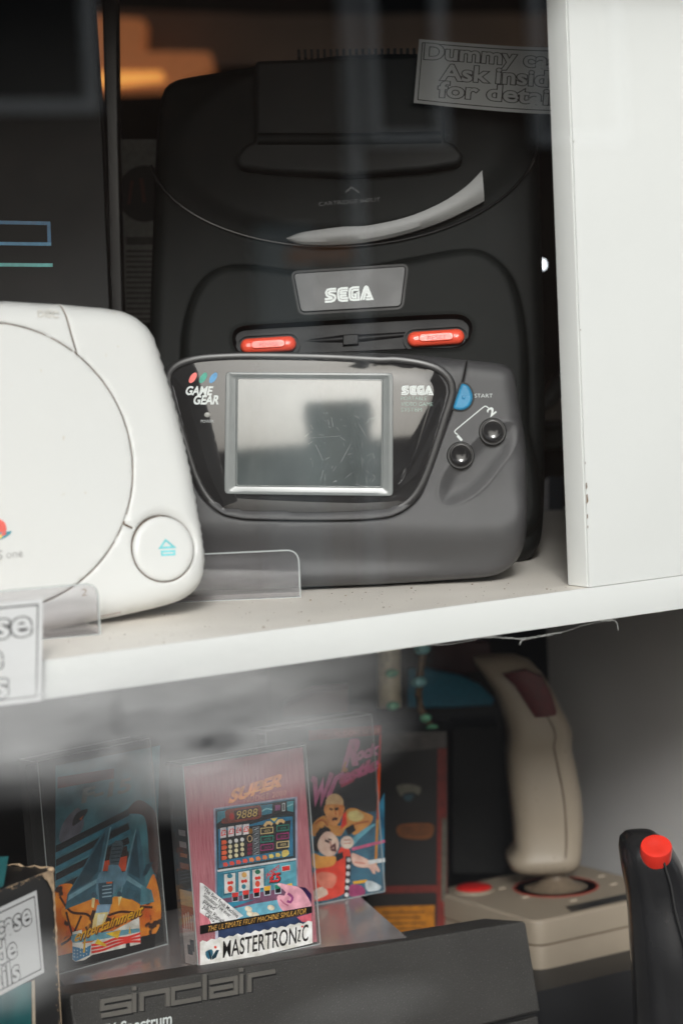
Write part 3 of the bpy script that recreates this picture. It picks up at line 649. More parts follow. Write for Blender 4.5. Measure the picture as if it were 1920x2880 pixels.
# badge plate
b = MB(); P = ccw(rounded(mp_.uv(c3((573, 174), (1003, 146), (984, 302), (602, 324)), 7), [.5, 3.5, 3.5, .5] if False else 2.6, 6)); b.prism(P, 6.5, 7.9, 0, .6); b.build('badge_plate', mat('badge_satin', (.024, .024, .025), .36, ior=1.3), mr)
b = MB(); b.stroke(offset(P, -.6), 1.3, 7.1, 0, True); b.build('badge_gap', DARKSEAM, mr)
b = MB(); A, B, T = mp_.uv(c15((320, 552), (1145, 500), (320, 296)), 8); sega(b, A, B, T, 8.0, 0); b.build('badge_print', PRW, mr)
for s, (x0, y0, x1, y1), hh in (('POWER', (378, 449, 579, 437), 23), ('RESET', (1013, 423, 1219, 410), 23)):
    x_, y_ = (x0+x1)/2, (y0+y1)/2; ang = math.atan2(y1-y0, x1-x0); cc = []
    hw = (x1-x0)/2-hh*1.0
    for t in np.linspace(-math.pi/2, math.pi/2, 12): cc.append((hw+hh*1.25*math.cos(t), hh*1.25*math.sin(t)))
    for t in np.linspace(math.pi/2, 3*math.pi/2, 12): cc.append((-hw+hh*1.25*math.cos(t), hh*1.25*math.sin(t)))
    pts = [(x_+p[0]*math.cos(ang)-p[1]*math.sin(ang), y_+p[0]*math.sin(ang)+p[1]*math.cos(ang)) for p in cc]
    Pm = ccw(mp_.uv(c3(*pts), 7)); b = MB(); b.prism(Pm, 1.5, 7.6, 0, 3.2); bt = b.build(s.lower()+'_button', RED, mr)
    b = MB(); b.stroke(offset(Pm, -1.8), .9, 3.6, 0, True, 1.5); b.build('button_surround', GLOSS, mr)
    b = MB(); xx = [x_-hw*.62, x_+hw*.62]; yy = [y_+9+(xx[0]-x_)*math.tan(ang), y_+9+(xx[1]-x_)*math.tan(ang)]
    # raised bar and moulded word
    pts = [(x_+p[0]*.62*math.cos(ang)-p[1]*.55*math.sin(ang), y_+p[0]*.62*math.sin(ang)+p[1]*.55*math.cos(ang)) for p in cc]
    b.prism(ccw(mp_.uv(c3(*pts), 7)), 7.4, 8.1, 0, .5); b.build('finger_bar', RED, bt)
    b = MB(); txt(b, mp_, s, c3, (x_-33, y_+8+2), (x_+40, y_+8-2), 15, 8.16, 0, off=8); b.build('button_word', mat('word_red', (.36, .022, .016), .5), bt)
b = MB(); q = mp_.uv(c3((590, 432), (760, 422), (825, 420), (1000, 405)), 3); b.tube([(p[0], p[1], .6) for p in q], [1.2, 2.6, 2.6, 2.0], 10); q = mp_.uv(c3((762, 408), (822, 404), (822, 446), (762, 450)), 3); b.prism(ccw(q), 0, 4.2, 0, .8)
b.build('centre_bar', GLOSS, mr)
# crescent (sky reflection painted in as grey, right end cut to it) and cartridge flap
cin = mp_.uv(c3((548, 42), (600, 22))+c2((0, 1045), (120, 1039), (300, 1000), (450, 938), (560, 868), (610, 822), (645, 785)), 5)
cout = mp_.uv(c3((552, 48), (600, 64), (720, 68))+c2((130, 1112), (300, 1075), (450, 1025), (560, 975), (600, 955), (655, 925)), 5)
ci = smooth(cin, 3); co = smooth(cout, 3); n_ = 60
def resam(P, n):
    P = np.array(P); L = np.r_[0, np.cumsum(np.hypot(*np.diff(P, axis=0).T))]; t = np.linspace(0, L[-1], n); return np.stack([np.interp(t, L, P[:, 0]), np.interp(t, L, P[:, 1])], 1)
ci = resam(ci, n_); co = resam(co, n_); b = MB(); rings = []
for i in range(n_):
    a_, c_ = ci[i], co[i]; rings.append([(*a_, 3), (*a_, 6.6), (*(a_*.75+c_*.25), 6.7), (*(a_*.5+c_*.5), 6.68), (*(a_*.2+c_*.8), 6.5), (*c_, 6.0), (*c_, 3)])
b.loft(rings, 0, True, False); b.build('crescent_trim', mat('crescent_sheen_grey', (.10, .10, .096), .3, ior=1.3, var=.45, vscale=22), mr, angle=12)
b = MB(); b.tube([(mc+erx*math.cos(t), ecy+ery*math.sin(t), .6+5.*math.exp(-((t-4.71)/1.2)**2)*0) for t in np.linspace(math.radians(188), math.radians(352), 60)], .8, 8); b.build('dome_rim', mat('rim_gloss', (.012, .012, .013), .2), mr)
fl = ccw(rounded(mp_.uv([(1303, 445), (1290, 470), (1205, 485), (983, 502), (761, 490), (672, 478), (663, 448), (692, 412), (718, 405), (718, 180), (1248, 160), (1248, 405), (1278, 412)], 8), 3, 4))
b = MB(); b.prism(fl, 2, 15, 0, 2.5); b.build('cartridge_flap', BLK, mr)
b = MB(); b.tube([(p[0], p[1], 15) for p in mp_.uv([(725, 392), (983, 392), (1240, 388)], 14)], 3.2, 10); b.build('flap_hinge', DECK, mr)
b = MB(); txt(b, mp_, 'CARTRIDGE INPUT', V, (732, 474), (873, 463), 9, 5.75, 0, off=5); q = mp_.uv(V((793, 443), (807, 430), (824, 443)), 5); b.stroke(q, .8, 5.75); b.build('moulded_words', mat('moulded_dark', (.014, .015, .015), .5), mr)
b = MB()
for k in range(40):
    x = 840+k*18; y = 148-.012*(x-840); c = mp_.uv([(x, y)], -2)[0]; b.box(c[0]-.75, c[0]+.75, c[1]-3, c[1]+1.6, -22, -1.5)
b.build('vent_ridges', DARKSEAM, mr)

# ================================================================== paper labels
PAPER_SHADED = mat('shaded_label_paper', (.40, .41, .41), .8, var=.10, vscale=30)  # darker copy of the label paper, shade painted into its colour
def label(pl, quad, lines, name_label, border=.05, sag=0., parent=None, off=.4, curl=1.2, pm=None):
    pm = pm or PAPER
    """quad = TL TR BR BL in local mm"""
    TL, TR, BR, BL = [np.array(q) for q in quad]
    def mpq(s, t): return tuple((TL*(1-s)+TR*s)*(1-t)+(BL*(1-s)+BR*s)*t+np.array([0, -sag*4*s*(1-s)]))
    r = empty('paper_label', pl, label=name_label, cat='label', group='dummy case labels')
    b = MB(); n = 24
    for i in range(n):
        s0, s1 = i/n, (i+1)/n; curl0, curl1 = curl*math.sin(5*s0), curl*math.sin(5*s1)
        P = [mpq(s0, 0), mpq(s0, 1), mpq(s1, 1), mpq(s1, 0)]; z = [curl0, curl0, curl1, curl1]
        b.add([(p[0], p[1], off+zz) for p, zz in zip(P, z)], [(0, 1, 2, 3)])
    Wd = np.linalg.norm(TR-TL); Hd = np.linalg.norm(TL-BL)
    inv_ = lambda u, v: curl*math.sin(5*float(np.clip(((np.array([u, v])-BL)@(BR-BL))/((BR-BL)@(BR-BL)), 0, 1)))
    b.build('paper', pm, r)
    b = MB(); bx, by = border*Hd/Wd, border
    loop = [(s, 0.) for s in np.linspace(bx, 1-bx, 30)]; pts = [mpq(s, by) for s, _ in loop]+[mpq(s, 1-by) for s, _ in loop[::-1]]
    b.stroke(pts, Hd*.014, 0, 0, True)
    for i in range(len(b.v)): u, v, _ = b.v[i]; b.v[i] = (u, v, off+.12+inv_(u, v))
    b.build('border', INK, r)
    b = MB()
    for s, (sa, ta), (sb, tb), h in lines:
        A, B = np.array(mpq(sa, ta)), np.array(mpq(sb, tb)); T = A+(TL-BL)/Hd*h*Hd
        for m_, bo, z_ in ((0, .058, .16), (1, .024, .24)):
            k = len(b.v); put_text(b, s, A, B, T, 0, m_, bold=bo, ref=.0)
            for i in range(k, len(b.v)): u, v, _ = b.v[i]; g = sag*4*0; b.v[i] = (u, v, off+z_+inv_(u, v))
    b.build('lettering', [INK, pm], r)
    return r
L3L = lambda: [('Dummy case', (.07, .38), (.965, .38), .22), ('Ask inside', (.20, .64), (.93, .64), .22), ('for details', (.19, .88), (.95, .88), .22)]
lp = Plane(np.array([onz(119, 1800, -7)[0]*0-262, -9., -55]), 0, 0)
q = lp.uv([(124, 1683), (119, 1972)]); TRq, BRq = q; ld = np.array([-130., 2.5])
label(lp, (tuple(np.array(TRq)+ld), TRq, BRq, tuple(np.array(BRq)+ld)), [('Dummy case', (.17, .34), (.956, .34), .25), ('Ask inside', (.22, .635), (.857, .635), .25), ('for details', (.235, .915), (.88, .915), .25)],
      'white label on the shelf edge at far left, only its right end in view', .055)
sp = Plane(mo+np.array([0, 0, 0.])-mp_.n*0+mp_.n*24, -33.1, 11)
q = sp.uv(c2((356, 180), (1080, 214), (1090, 524), (331, 473)))
label(sp, q, [('Dummy case', (.045, .30), (.96, .34), .235), ('Ask inside', (.155, .60), (.90, .60), .235), ('for details', (.145, .865), (.93, .875), .235)],
      'greyed curling label on the black console, half hidden by the white panel', .055, 1.6, pm=PAPER_SHADED)
# ================================================================== upper background boxes
def printed_box(name, pl, poly, depth, m, label, cat, extra=None, bev=.6):
    r = empty(name, pl, label=label, cat=cat); b = MB(); b.prism(ccw(poly), -depth, 0, 0, bev); b.build('carton', m, r)
    return r
CART = mat('black_carton', (.013, .0135, .014), .45, spec=.15, var=.15, vscale=20, bump=.1, bscale=1500)
o = oncam(200, 900, 1345); o[2] = 0; bp_ = Plane(o, -30, 4)
poly = bp_.uv([(-200, -60), (256, -60), (262, 0), (289, 390), (309, 860)])+[(bp_.uv([(312, 900)])[0][0], 0), (bp_.uv([(-200, 900)])[0][0], 0)]
bx = printed_box('console_box', bp_, poly, 55, CART, 'black console carton with blue outlined lettering standing at far left', 'box')
b = MB(); B1 = C_('print_blue_deep', 32, 112, 160); B2 = C_('print_blue', 70, 150, 195); B3 = C_('print_turquoise', 95, 190, 188)
b.flat(bp_.uv(c1((-40, 1013), (232, 1018), (233, 1034), (-40, 1029))), .08, 0); b.flat(bp_.uv(c1((218, 1034), (233, 1034), (236, 1114), (220, 1114))), .08, 0)
b.flat(bp_.uv(c1((-40, 1111), (236, 1114), (236, 1129), (-40, 1126))), .08, 1); b.flat(bp_.uv(c1((-40, 1208), (243, 1210), (243, 1226), (-40, 1224))), .08, 2)
b.build('outline_print', [B1, B2, B3], bx)
o = oncam(310, 900, 1400); o[2] = 0; cp_ = Plane(o, -33, 2)
poly = cp_.uv([(287, -40), (331, -40), (335, 380), (347, 860)])+[(cp_.uv([(348, 900)])[0][0], 0), (cp_.uv([(312, 900)])[0][0], 0), cp_.uv([(309, 860)])[0]]
pr = empty('display_post', cp_, label='slim black upright post between the two black boxes', cat='post'); b = MB(); b.prism(ccw(poly), -14, 0, 0, 1.2); b.build('post', mat('post_black', (.012, .012, .013), .3), pr)
o = oncam(390, 900, 1520); o[2] = 0; np_ = Plane(o, -33, 0)
nb_ = empty('price_sheet', np_, label='dim sheet of closely printed text with dark round picture, behind the black post', cat='poster')
b = MB(); q = np_.uv(c1((548, 640), (760, 640), (760, 1480), (560, 1480))); b.prism(ccw(q), -1, 0, 0); b.build('sheet', C_('sheet_grey', 118, 118, 115, .7), nb_)
b = MB(); b.flat(np_.uv(c1(*circle(665, 890, 125, 130))), .1, 0)
for k, y in enumerate(list(range(1090, 1125, 12))+list(range(1150, 1470, 24))):
    b.flat(np_.uv(c1((580, y), (740, y), (740, y+(9 if k < 3 else 8)), (580, y+(9 if k < 3 else 8)))), .1, 0)
b.flat(np_.uv(c1((600, 830), (615, 830), (600, 940), (585, 940))), .15, 1); b.flat(np_.uv(c1((640, 820), (660, 820), (672, 930), (655, 930))), .15, 1)
b.build('sheet_print', [C_('sheet_ink', 35, 36, 36, .7), C_('sheet_red', 80, 45, 42, .7)], nb_)
# things in the gap right of the consoles
def slab(name, pts, crop, depth, thick, m, label, cat, a=-33., z=None, bev=1.5, parent=None):
    cxp = sum(p[0] for p in crop(*pts))/len(pts); cyp = sum(p[1] for p in crop(*pts))/len(pts)
    o = oncam(cxp, cyp, depth); pl = Plane(o, a, 0); b = MB(); b.prism(ccw(pl.uv(crop(*pts))), -thick, 0, 0, bev)
    ob = b.build(name, m, None, pl); return tag(ob, label, cat), pl
slab('metal_canister', [(100, 595), (620, 548), (640, 860), (110, 880)], c14, 1620, 40, C_('canister_green', 74, 82, 78, .3), 'dull green tin standing at the back, right of the handheld', 'tin', bev=6)
slab('dark_carton', [(60, 860), (700, 850), (720, 2130), (640, 2140), (70, 2180)], c14, 1640, 50, CART, 'black carton under the green tin in the right gap', 'box')
slab('beige_carton', [(240, 545), (400, 400), (640, 200), (680, 552)], c14, 1720, 40, C_('beige_card', 175, 168, 158, .6), 'beige carton corner showing beside the white panel', 'box')
slab('cable_flap', [(130, 575), (240, 545), (640, 215), (640, -60), (500, 0), (330, 250)], c14, 1560, 14, C_('flap_grey', 75, 78, 77, .35), 'grey folded strap slanting behind the consoles to the white panel', 'strap', bev=5)
rb, rpl = slab('picture_card', [(175, 1290), (315, 1260), (420, 1180), (600, 1180), (600, 1650), (415, 1690), (310, 1620), (190, 1600)], c14, 1625, 3, C_('pc_navy', 22, 42, 58, .4), 'small red, white and blue picture card leaning low behind the handheld', 'card', bev=.5)
b = MB(); b.flat(rpl.uv(c14((180, 1292), (305, 1272), (300, 1600), (190, 1598))), .2, 0); b.flat(rpl.uv(c14((312, 1270), (430, 1185), (425, 1685), (312, 1615))), .2, 1); ob = b.build('card_print', [C_('pc_red', 150, 28, 48), C_('pc_white', 165, 165, 170)], rb)

# ================================================================== lower shelf: clear riser and cassettes
ZR = -192.
RIS = mat('smoked_riser_plastic', (.30, .275, .275), .17, ior=1.7, var=.12, vscale=14, bump=.02, bscale=90)
rp_ = [onz(x, y, ZR)[:2] for x, y in [(159, 2739), (210, 2812), (560, 2760), (1149, 2640), (1012, 2520)]]
back = [(rp_[4][0]+.55*(rp_[4][0]-rp_[3][0]), rp_[4][1]+.55*(rp_[4][1]-rp_[3][1])), (rp_[0][0]+14, rp_[0][1]+70)]
rz = empty('display_riser', loc=(0, 0, ZR), label='glossy smoked plastic riser carrying the three cassettes', cat='display stand')
b = MB(); b.prism([tuple(p) for p in rp_]+back, -3, 0, 0, .4); b.build('top_sheet', RIS, rz)
b = MB(); b.prism([tuple(rp_[0]), (rp_[0][0]+3, rp_[0][1]), (back[1][0]+3, back[1][1]), back[1]], ZR*0-107, -3, 0); b.build('side_wall', RIS, rz)
b = MB(); q0, q1 = np.array(rp_[3]), np.array(back[0]); b.prism([tuple(q0), tuple(q0-[3, 0]), tuple(q1-[3, 0]), tuple(q1)], -107, -3, 0); b.build('side_wall', RIS, rz)

def cassette(label, O, a, lean, W=70., H=109., D=16.):
    pl = Plane(O, a, lean); r = empty('cassette_case', pl, label=label, cat='cassette', group='game cassettes on the riser')
    b = MB(); t = 1.2
    b.box(0, W, 0, H, -t, 0, 0, .25); b.box(0, t, 0, H, -D, -t-.02, 0); b.box(W-t, W, 0, H, -D, -t-.02, 0); b.box(t+.02, W-t-.02, H-t, H, -D, -t-.02); b.box(t+.02, W-t-.02, 0, t, -D, -t-.02)
    b.build('clear_case', CASE, r, angle=20)
    b = MB(); e = .45
    for (x, y) in ((0, 0), (W, 0), (W, H), (0, H)):
        b.box(x-e/2, x+e/2, y-e/2, y+e/2, -D, .05)
    for y in (0, H): b.box(e, W-e, y-e/2, y+e/2, -.2, .12); b.box(e, W-e, y-e/2, y+e/2, -D-.1, -D+.2)
    for x in (0, W): b.box(x-e/2, x+e/2, e, H-e, -.2, .12)
    b.build('case_edge', CLEDGE, r)
    b = MB(); b.box(3, W-3, 3, H-3, -D+1.5, -5, 0, .8); b.build('tape_tray', mat('tray_black', (.02, .02, .02), .3), r)
    return r, pl, (W, H, D)
class Art:
    """flat printed sheet: layered coloured shapes drawn in picture pixels or sheet mm"""
    def __init__(s, pl, crop, off): s.pl, s.crop, s.off, s.b, s.m, s.z = pl, crop, off, MB(), [], 0
    def mi(s, m):
        if isinstance(m, tuple):
            g_ = sum(m)/3; m = tuple(min(255, max(0, (g_+(v-g_)*1.28)*1.04)) for v in m)
            m = C_('ink_%02x%02x%02x' % tuple(int(v) for v in m), *m, rough=.45, var=.30, vs=190)
        if m not in s.m: s.m.append(m)
        return s.m.index(m)
    def up(s, k=1): s.z += .012*k
    def Z(s): return s.off+s.z
    def uv(s, *p): return s.pl.uv(s.crop(*p), s.off)
    def poly(s, pts, m, sm=None):
        P = s.uv(*pts)
        if sm: P = smooth(P, sm, True)
        s.up(); s.b.flat(P, s.Z(), s.mi(m))
    def raw(s, P, m): s.up(); s.b.flat(P, s.Z(), s.mi(m))
    def line(s, pts, wd, m, closed=False, sm=None):
        P = s.uv(*pts)
        if sm: P = smooth(P, sm, closed)
        s.up(); s.b.stroke(P, wd, s.Z(), s.mi(m), closed)
    def ell(s, x, y, rx, ry, m, rot=0.): s.poly(circle(x, y, rx, ry, 22, rot), m)
    def text(s, t, a, b_, h, m, lean=0., **k): s.up(); txt(s.b, s.pl, t, s.crop, a, b_, h, s.Z(), s.mi(m), lean, s.off, **k)
    def build(s, name, parent): return s.b.build(name, s.m, parent, smooth_=False)

# --- fruit machine cassette
O = onz(559, 2727, ZR+.2); r, pl, _ = cassette('cassette with a red and teal fruit machine on its cover, front of the three', O, 0, 3, 73, 104, 17)
A = Art(pl, c10, -1.45)
PINKW = wood('print_pink_wood', lin((190, 98, 114)), lin((226, 142, 152)), (260, 9, 260)); A.raw([(1, 1), (72, 1), (72, 103), (1, 103)], PINKW)
A.poly([(262, 452), (878, 365), (884, 1180), (282, 1400)], (176, 172, 190)); A.poly([(277, 461), (862, 379), (868, 1190), (292, 1395)], (62, 120, 142))
A.poly([(278, 470), (860, 388), (862, 815), (295, 912)], (24, 34, 40))
A.poly([(290, 478), (420, 458), (350, 520), (288, 566)], (70, 135, 150)); A.poly([(600, 432), (695, 420), (690, 490), (612, 505)], (60, 125, 145)); A.poly([(795, 405), (852, 396), (848, 480), (805, 470)], (80, 150, 160))
A.line([(606, 480), (650, 455), (695, 462)], .7, (150, 200, 205)); A.line([(800, 440), (845, 420)], .7, (150, 200, 205))
A.poly([(345, 478), (365, 462), (595, 430), (614, 450), (612, 512), (590, 530), (350, 566), (320, 560), (322, 535), (350, 520)], (125, 62, 48), 1.0); A.poly([(412, 470), (588, 445), (592, 512), (420, 538)], (52, 26, 22))
A.text('9888', (428, 532), (580, 510), 58, (225, 190, 120), 8, spacing=1.05); A.ell(395, 512, 17, 26, (165, 45, 40)); A.ell(345, 540, 20, 16, (105, 52, 42))
A.poly([(698, 420), (800, 406), (802, 490), (700, 504)], (14, 14, 16)); A.poly([(714, 430), (752, 425), (752, 466), (714, 471)], (150, 92, 132)); A.line([(768, 418), (784, 416), (784, 470), (768, 472)], .5, (200, 205, 205), True)
A.poly([(296, 606), (545, 568), (700, 520), (842, 512), (846, 802), (300, 892)], (38, 118, 150)); A.poly([(312, 622), (560, 580), (705, 560), (828, 540), (812, 752), (780, 762), (312, 838)], (16, 20, 24))
for k, (x, y) in enumerate([(310, 598), (367, 588), (423, 578), (476, 572)]):
    A.poly([(x, y), (x+46, y-7), (x+44, y+68), (x+2, y+76)], (215, 210, 212)); A.text(['£2', '£3', '£4', '£5'][k], (x+5, y+56), (x+41, y+50), 38, (190, 60, 60), 2, bold=.02)
for i in range(4):
    for k in range(3): A.ell(383+44*k, 698+36*i-8*k, 14, 15, (225, 212, 180) if i else (235, 235, 230))
    A.poly([(320, 690+38*i), (350, 686+38*i), (360, 702+38*i), (350, 716+38*i), (320, 720+38*i)], (222, 110, 78))
for k in range(6): A.line([(550, 594+35*k), (594, 588+35*k), (594, 614+35*k), (550, 620+35*k)], .35, (130, 135, 140), True); A.line([(558, 610+35*k), (586, 598+35*k)], .5, (170, 175, 180))
A.ell(524, 675, 20, 26, (190, 165, 130)); A.ell(524, 675, 14, 19, (16, 20, 24)); A.ell(530, 620, 16, 20, (120, 88, 30))
for k in range(3): A.poly([(506, 712+30*k), (540, 706+30*k), (540, 730+30*k), (506, 736+30*k)], (110, 32, 58))
for (x0, y0, x1, y1, c) in [(605, 600, 693, 640, (205, 185, 140)), (605, 662, 695, 702, (45, 125, 110)), (605, 722, 695, 762, (150, 50, 110)), (722, 582, 808, 620, (45, 125, 110)), (722, 642, 808, 680, (150, 50, 110)), (722, 702, 808, 744, (215, 195, 150))]:
    A.line([(x0, y0), (x1, y0-10), (x1, y1-10), (x0, y1)], .5, c, True); A.text('WIN', (x0+22, y0+32), (x1-20, y0+24), 22, c, 2)
for cx0 in (662, 750): A.line([(cx0-32, 585 if cx0 < 700 else 568), (cx0-15, 560 if cx0 < 700 else 545), (cx0+8, 557 if cx0 < 700 else 541), (cx0+26, 572 if cx0 < 700 else 556)], 1.6, (240, 195, 150), sm=1)
A.poly([(675, 528), (728, 520), (702, 550)], (235, 200, 120))
for k in range(9):
    x, y = 345+48*k, 866-8.8*k; c = (222, 92, 78) if k < 4 else (235, 140, 95) if k < 7 else (238, 205, 130)
    A.poly([(x-18, y-14), (x+2, y-16), (x+2, y-22), (x+20, y), (x+4, y+18), (x+4, y+11), (x-16, y+14)], c)
A.poly([(760, 765), (800, 758), (810, 785), (780, 808), (760, 805)], (238, 205, 130), .8)
A.line([(285, 912), (862, 824)], 1.0, (215, 220, 225))
A.poly([(286, 925), (860, 838), (866, 1062), (290, 1150)], (96, 155, 170)); A.poly([(286, 925), (330, 918), (320, 1140), (290, 1150)], (60, 125, 145)); A.poly([(640, 872), (860, 838), (862, 950), (720, 1000)], (110, 170, 185))
for x, y in ((333, 938), (438, 921), (540, 905)):
    A.poly([(x-9, y-8), (x+92, y-22), (x+94, y+140), (x-6, y+156)], (40, 105, 125)); A.poly([(x, y), (x+82, y-13), (x+84, y+128), (x+2, y+140)], (232, 230, 222))
for (x, y, rx, ry, c) in [(374, 948, 20, 17, (45, 125, 145)), (368, 1000, 12, 13, (205, 60, 50)), (388, 997, 12, 13, (205, 60, 50)), (377, 1043, 19, 24, (222, 85, 60)), (480, 940, 19, 20, (215, 170, 110)), (468, 988, 12, 13, (200, 50, 45)), (490, 985, 12, 13, (200, 50, 45)), (476, 1026, 16, 18, (40, 105, 120)),
                          (578, 918, 20, 17, (40, 110, 85)), (568, 965, 12, 13, (205, 60, 50)), (588, 962, 12, 13, (205, 60, 50)), (577, 1006, 18, 23, (222, 85, 60))]: A.ell(x, y, rx, ry, c)
A.text('JACKPOT', (640, 962), (740, 892), 26, (190, 40, 55), -4, bold=.04); A.text('£5', (668, 996), (742, 990), 62, (25, 15, 20), 4, bold=.07); A.text('£5', (666, 992), (738, 986), 62, (205, 45, 50), 4, bold=.03)
A.poly([(752, 876), (815, 866), (817, 908), (755, 918)], (210, 215, 215)); A.poly([(757, 880), (811, 871), (813, 904), (759, 913)], (195, 50, 48))
A.poly([(288, 1120), (866, 1020), (880, 1100), (760, 1160), (430, 1180), (288, 1150)], (122, 84, 108))
for k, (x, y) in enumerate([(412, 1085), (490, 1068), (568, 1052), (646, 1037), (724, 1024)]):
    A.poly([(x-27, y-14), (x+27, y-22), (x+25, y+52), (x-22, y+58)], (190, 195, 205)); A.poly([(x-24, y-11), (x+24, y-18), (x+22, y+14), (x-22, y+20)], [(208, 65, 60), (212, 70, 62), (205, 58, 58), (222, 175, 80), (45, 130, 110)][k]); A.poly([(x-18, y+20), (x+20, y+14), (x+20, y+44), (x-17, y+50)], (18, 18, 22))
A.poly([(790, 1008), (828, 1000), (830, 1025), (800, 1035)], (225, 180, 90))
A.poly([(370, 1195), (560, 1150), (860, 1100), (965, 1130), (966, 1215), (450, 1290)], (118, 168, 185)); A.poly([(290, 1150), (560, 1120), (380, 1180)], (60, 120, 140))
for x, y in ((508, 1190), (520, 1225), (672, 1180), (560, 1235)): A.ell(x, y, 27, 20, (216, 200, 178), .3); A.ell(x, y+3, 19, 12, (238, 226, 205), .3)
A.poly([(880, 1028), (925, 1032), (968, 1080), (968, 1180), (940, 1120)], (48, 30, 68)); A.poly([(715, 1010), (728, 998), (790, 1012), (865, 1026), (905, 1052), (942, 1105), (968, 1168), (900, 1190), (775, 1208), (740, 1180), (722, 1140), (716, 1102), (728, 1086), (770, 1092), (782, 1068), (752, 1040)], (218, 166, 178), 1.2)
A.line([(795, 1075), (830, 1105), (815, 1140), (790, 1130)], 1.3, (140, 72, 120), sm=1); A.line([(740, 1120), (770, 1150), (800, 1165)], .7, (175, 110, 135), sm=1); A.poly([(722, 1004), (745, 1008), (742, 1020), (722, 1016)], (240, 205, 205))
A.poly([(150, 995), (172, 1003), (470, 1240), (330, 1310), (150, 1310)], (222, 222, 222)); A.poly([(150, 1215), (215, 1260), (240, 1310), (150, 1330)], PINKW)
for s, a, b2 in (('"The Best Fruit Machine', (170, 1046), (424, 1256)), ("Simulator I've ever", (172, 1094), (368, 1252)), ('played"', (174, 1140), (262, 1208)), ('Julian Rignall', (168, 1180), (316, 1296)), ('C&VG', (186, 1238), (250, 1288))):
    A.text(s, a, b2, 25, (28, 26, 28), 14, bold=.012)
A.poly([(286, 1348), (884, 1238), (966, 1215), (968, 1300), (285, 1420)], (52, 64, 90)); A.poly([(860, 1250), (966, 1220), (968, 1285), (900, 1285)], (196, 110, 122)); A.poly([(262, 1352), (284, 1348), (284, 1425), (262, 1420)], (190, 190, 205))
A.poly([(150, 1312), (972, 1168), (972, 1216), (150, 1374)], (20, 17, 15)); A.text('THE ULTIMATE FRUIT MACHINE SIMULATOR', (205, 1356), (928, 1222), 40, (205, 165, 100), 8, bold=-.005)
wv = [(150, 1434)]+[(160+ (972-160)*t, 1428-(1428-1278)*t+ (7 if k % 2 else -7)*(1+.4*math.sin(k*1.7))) for k, t in enumerate(np.linspace(.01, 1, 26))]+[(976, 1440), (150, 1640)]
A.poly(wv, (232, 230, 222)); 
for s, a, b2 in (('MASTERTRON', (318, 1547), (856, 1440)), ('C', (898, 1430), (942, 1420))): A.text(s, a, b2, 118, (26, 23, 22), 3, bold=.012)
A.line([(868, 1352), (884, 1346), (868, 1424), (888, 1424)], .75, (26, 23, 22)); A.ell(900, 1318, 8, 8, (215, 70, 60))
A.poly([(190, 1505), (235, 1485), (245, 1520), (215, 1560), (198, 1545)], (58, 100, 118), 1); A.poly([(235, 1540), (270, 1490), (290, 1490), (268, 1545), (240, 1562)], (30, 55, 66)); A.line([(215, 1500), (232, 1560)], .9, (20, 30, 36)); A.ell(262, 1470, 10, 10, (220, 85, 70))
A.crop = c17; A.text('SUPER', (350, 752), (712, 632), 92, (205, 140, 100), 30, bold=.05); A.line([(455, 690), (700, 625)], 1.0, (215, 150, 105)); A.text('NUDGE 2000', (458, 752), (756, 696), 38, (190, 140, 130), 2, spacing=1.1)
A.build('cover_card', r)
# spine and its print, on the left side of the case
b = MB(); mcol = []
def sp_rect(n0, n1, v0, v1, m, k):
    if m not in mcol: mcol.append(m)
    b.add([(1.28-.02*k, v0, n0), (1.28-.02*k, v0, n1), (1.28-.02*k, v1, n1), (1.28-.02*k, v1, n0)], [(0, 1, 2, 3)], mcol.index(m))
def ink(r_, g_, b_): return C_('ink_%02x%02x%02x' % (r_, g_, b_), r_, g_, b_, rough=.45, var=.1, vs=500)
sp_rect(-15.5, -1.5, 1, 103, ink(40, 34, 34), 0); sp_rect(-15.5, -1.5, 1, 19, ink(190, 182, 180), 1); sp_rect(-15.5, -1.5, 19, 31, ink(168, 88, 70), 1); sp_rect(-15.5, -1.5, 31, 39, ink(190, 160, 120), 1)
for k in range(5): sp_rect(-14+2.4*k, -12.6+2.4*k, 19, 26+(k % 3), ink(205, 190, 180), 2)
sp_rect(-12, -7, 6, 11, ink(45, 60, 70), 2); sp_rect(-9, -5, 8, 14, ink(70, 80, 88), 3)
sp_rect(-13, -4, 50, 53, ink(150, 90, 60), 2); sp_rect(-12, -5, 56, 58, ink(170, 110, 70), 2); sp_rect(-12, -5, 61, 64, ink(160, 150, 150), 2); sp_rect(-12, -5, 67, 70, ink(160, 150, 150), 2)
b.build('spine_card', mcol, r, smooth_=False)

# --- jet cassette
O = onz(159, 2742, ZR+.2); r, pl, (W_, H_, D_) = cassette('cassette with a swept-wing fighter jet over fire on its cover, left of the three', O, 11, 3, 74, 109, 16)
A = Art(pl, c9, -1.45)
SKYB = mat('print_stormy_teal', lin((40, 76, 92)), .45, tint=lin((96, 168, 182)), vscale=55); FIRE = mat('print_fire', lin((215, 62, 10)), .45, tint=lin((255, 170, 48)), vscale=75, speck=(lin((60, 32, 18)), .42, 130))
A.raw([(1, 1), (W_-1, 1), (W_-1, H_-1), (1, H_-1)], (16, 18, 18))
A.poly([(440, 150), (1262, -10), (1215, 1480), (435, 1650)], SKYB); A.poly([(455, 240), (900, 170), (900, 250), (455, 330)], (98, 44, 40))
A.text('F-15', (650, 440), (1020, 350), 105, (120, 128, 128), 14, bold=.04)
A.poly([(500, 600), (620, 480), (660, 620), (560, 760), (470, 740)], (118, 118, 128), 1.2); A.poly([(570, 620), (600, 530), (690, 490), (660, 560), (600, 610)], (26, 30, 34), 1); A.poly([(625, 570), (660, 540), (640, 580)], (190, 110, 70))
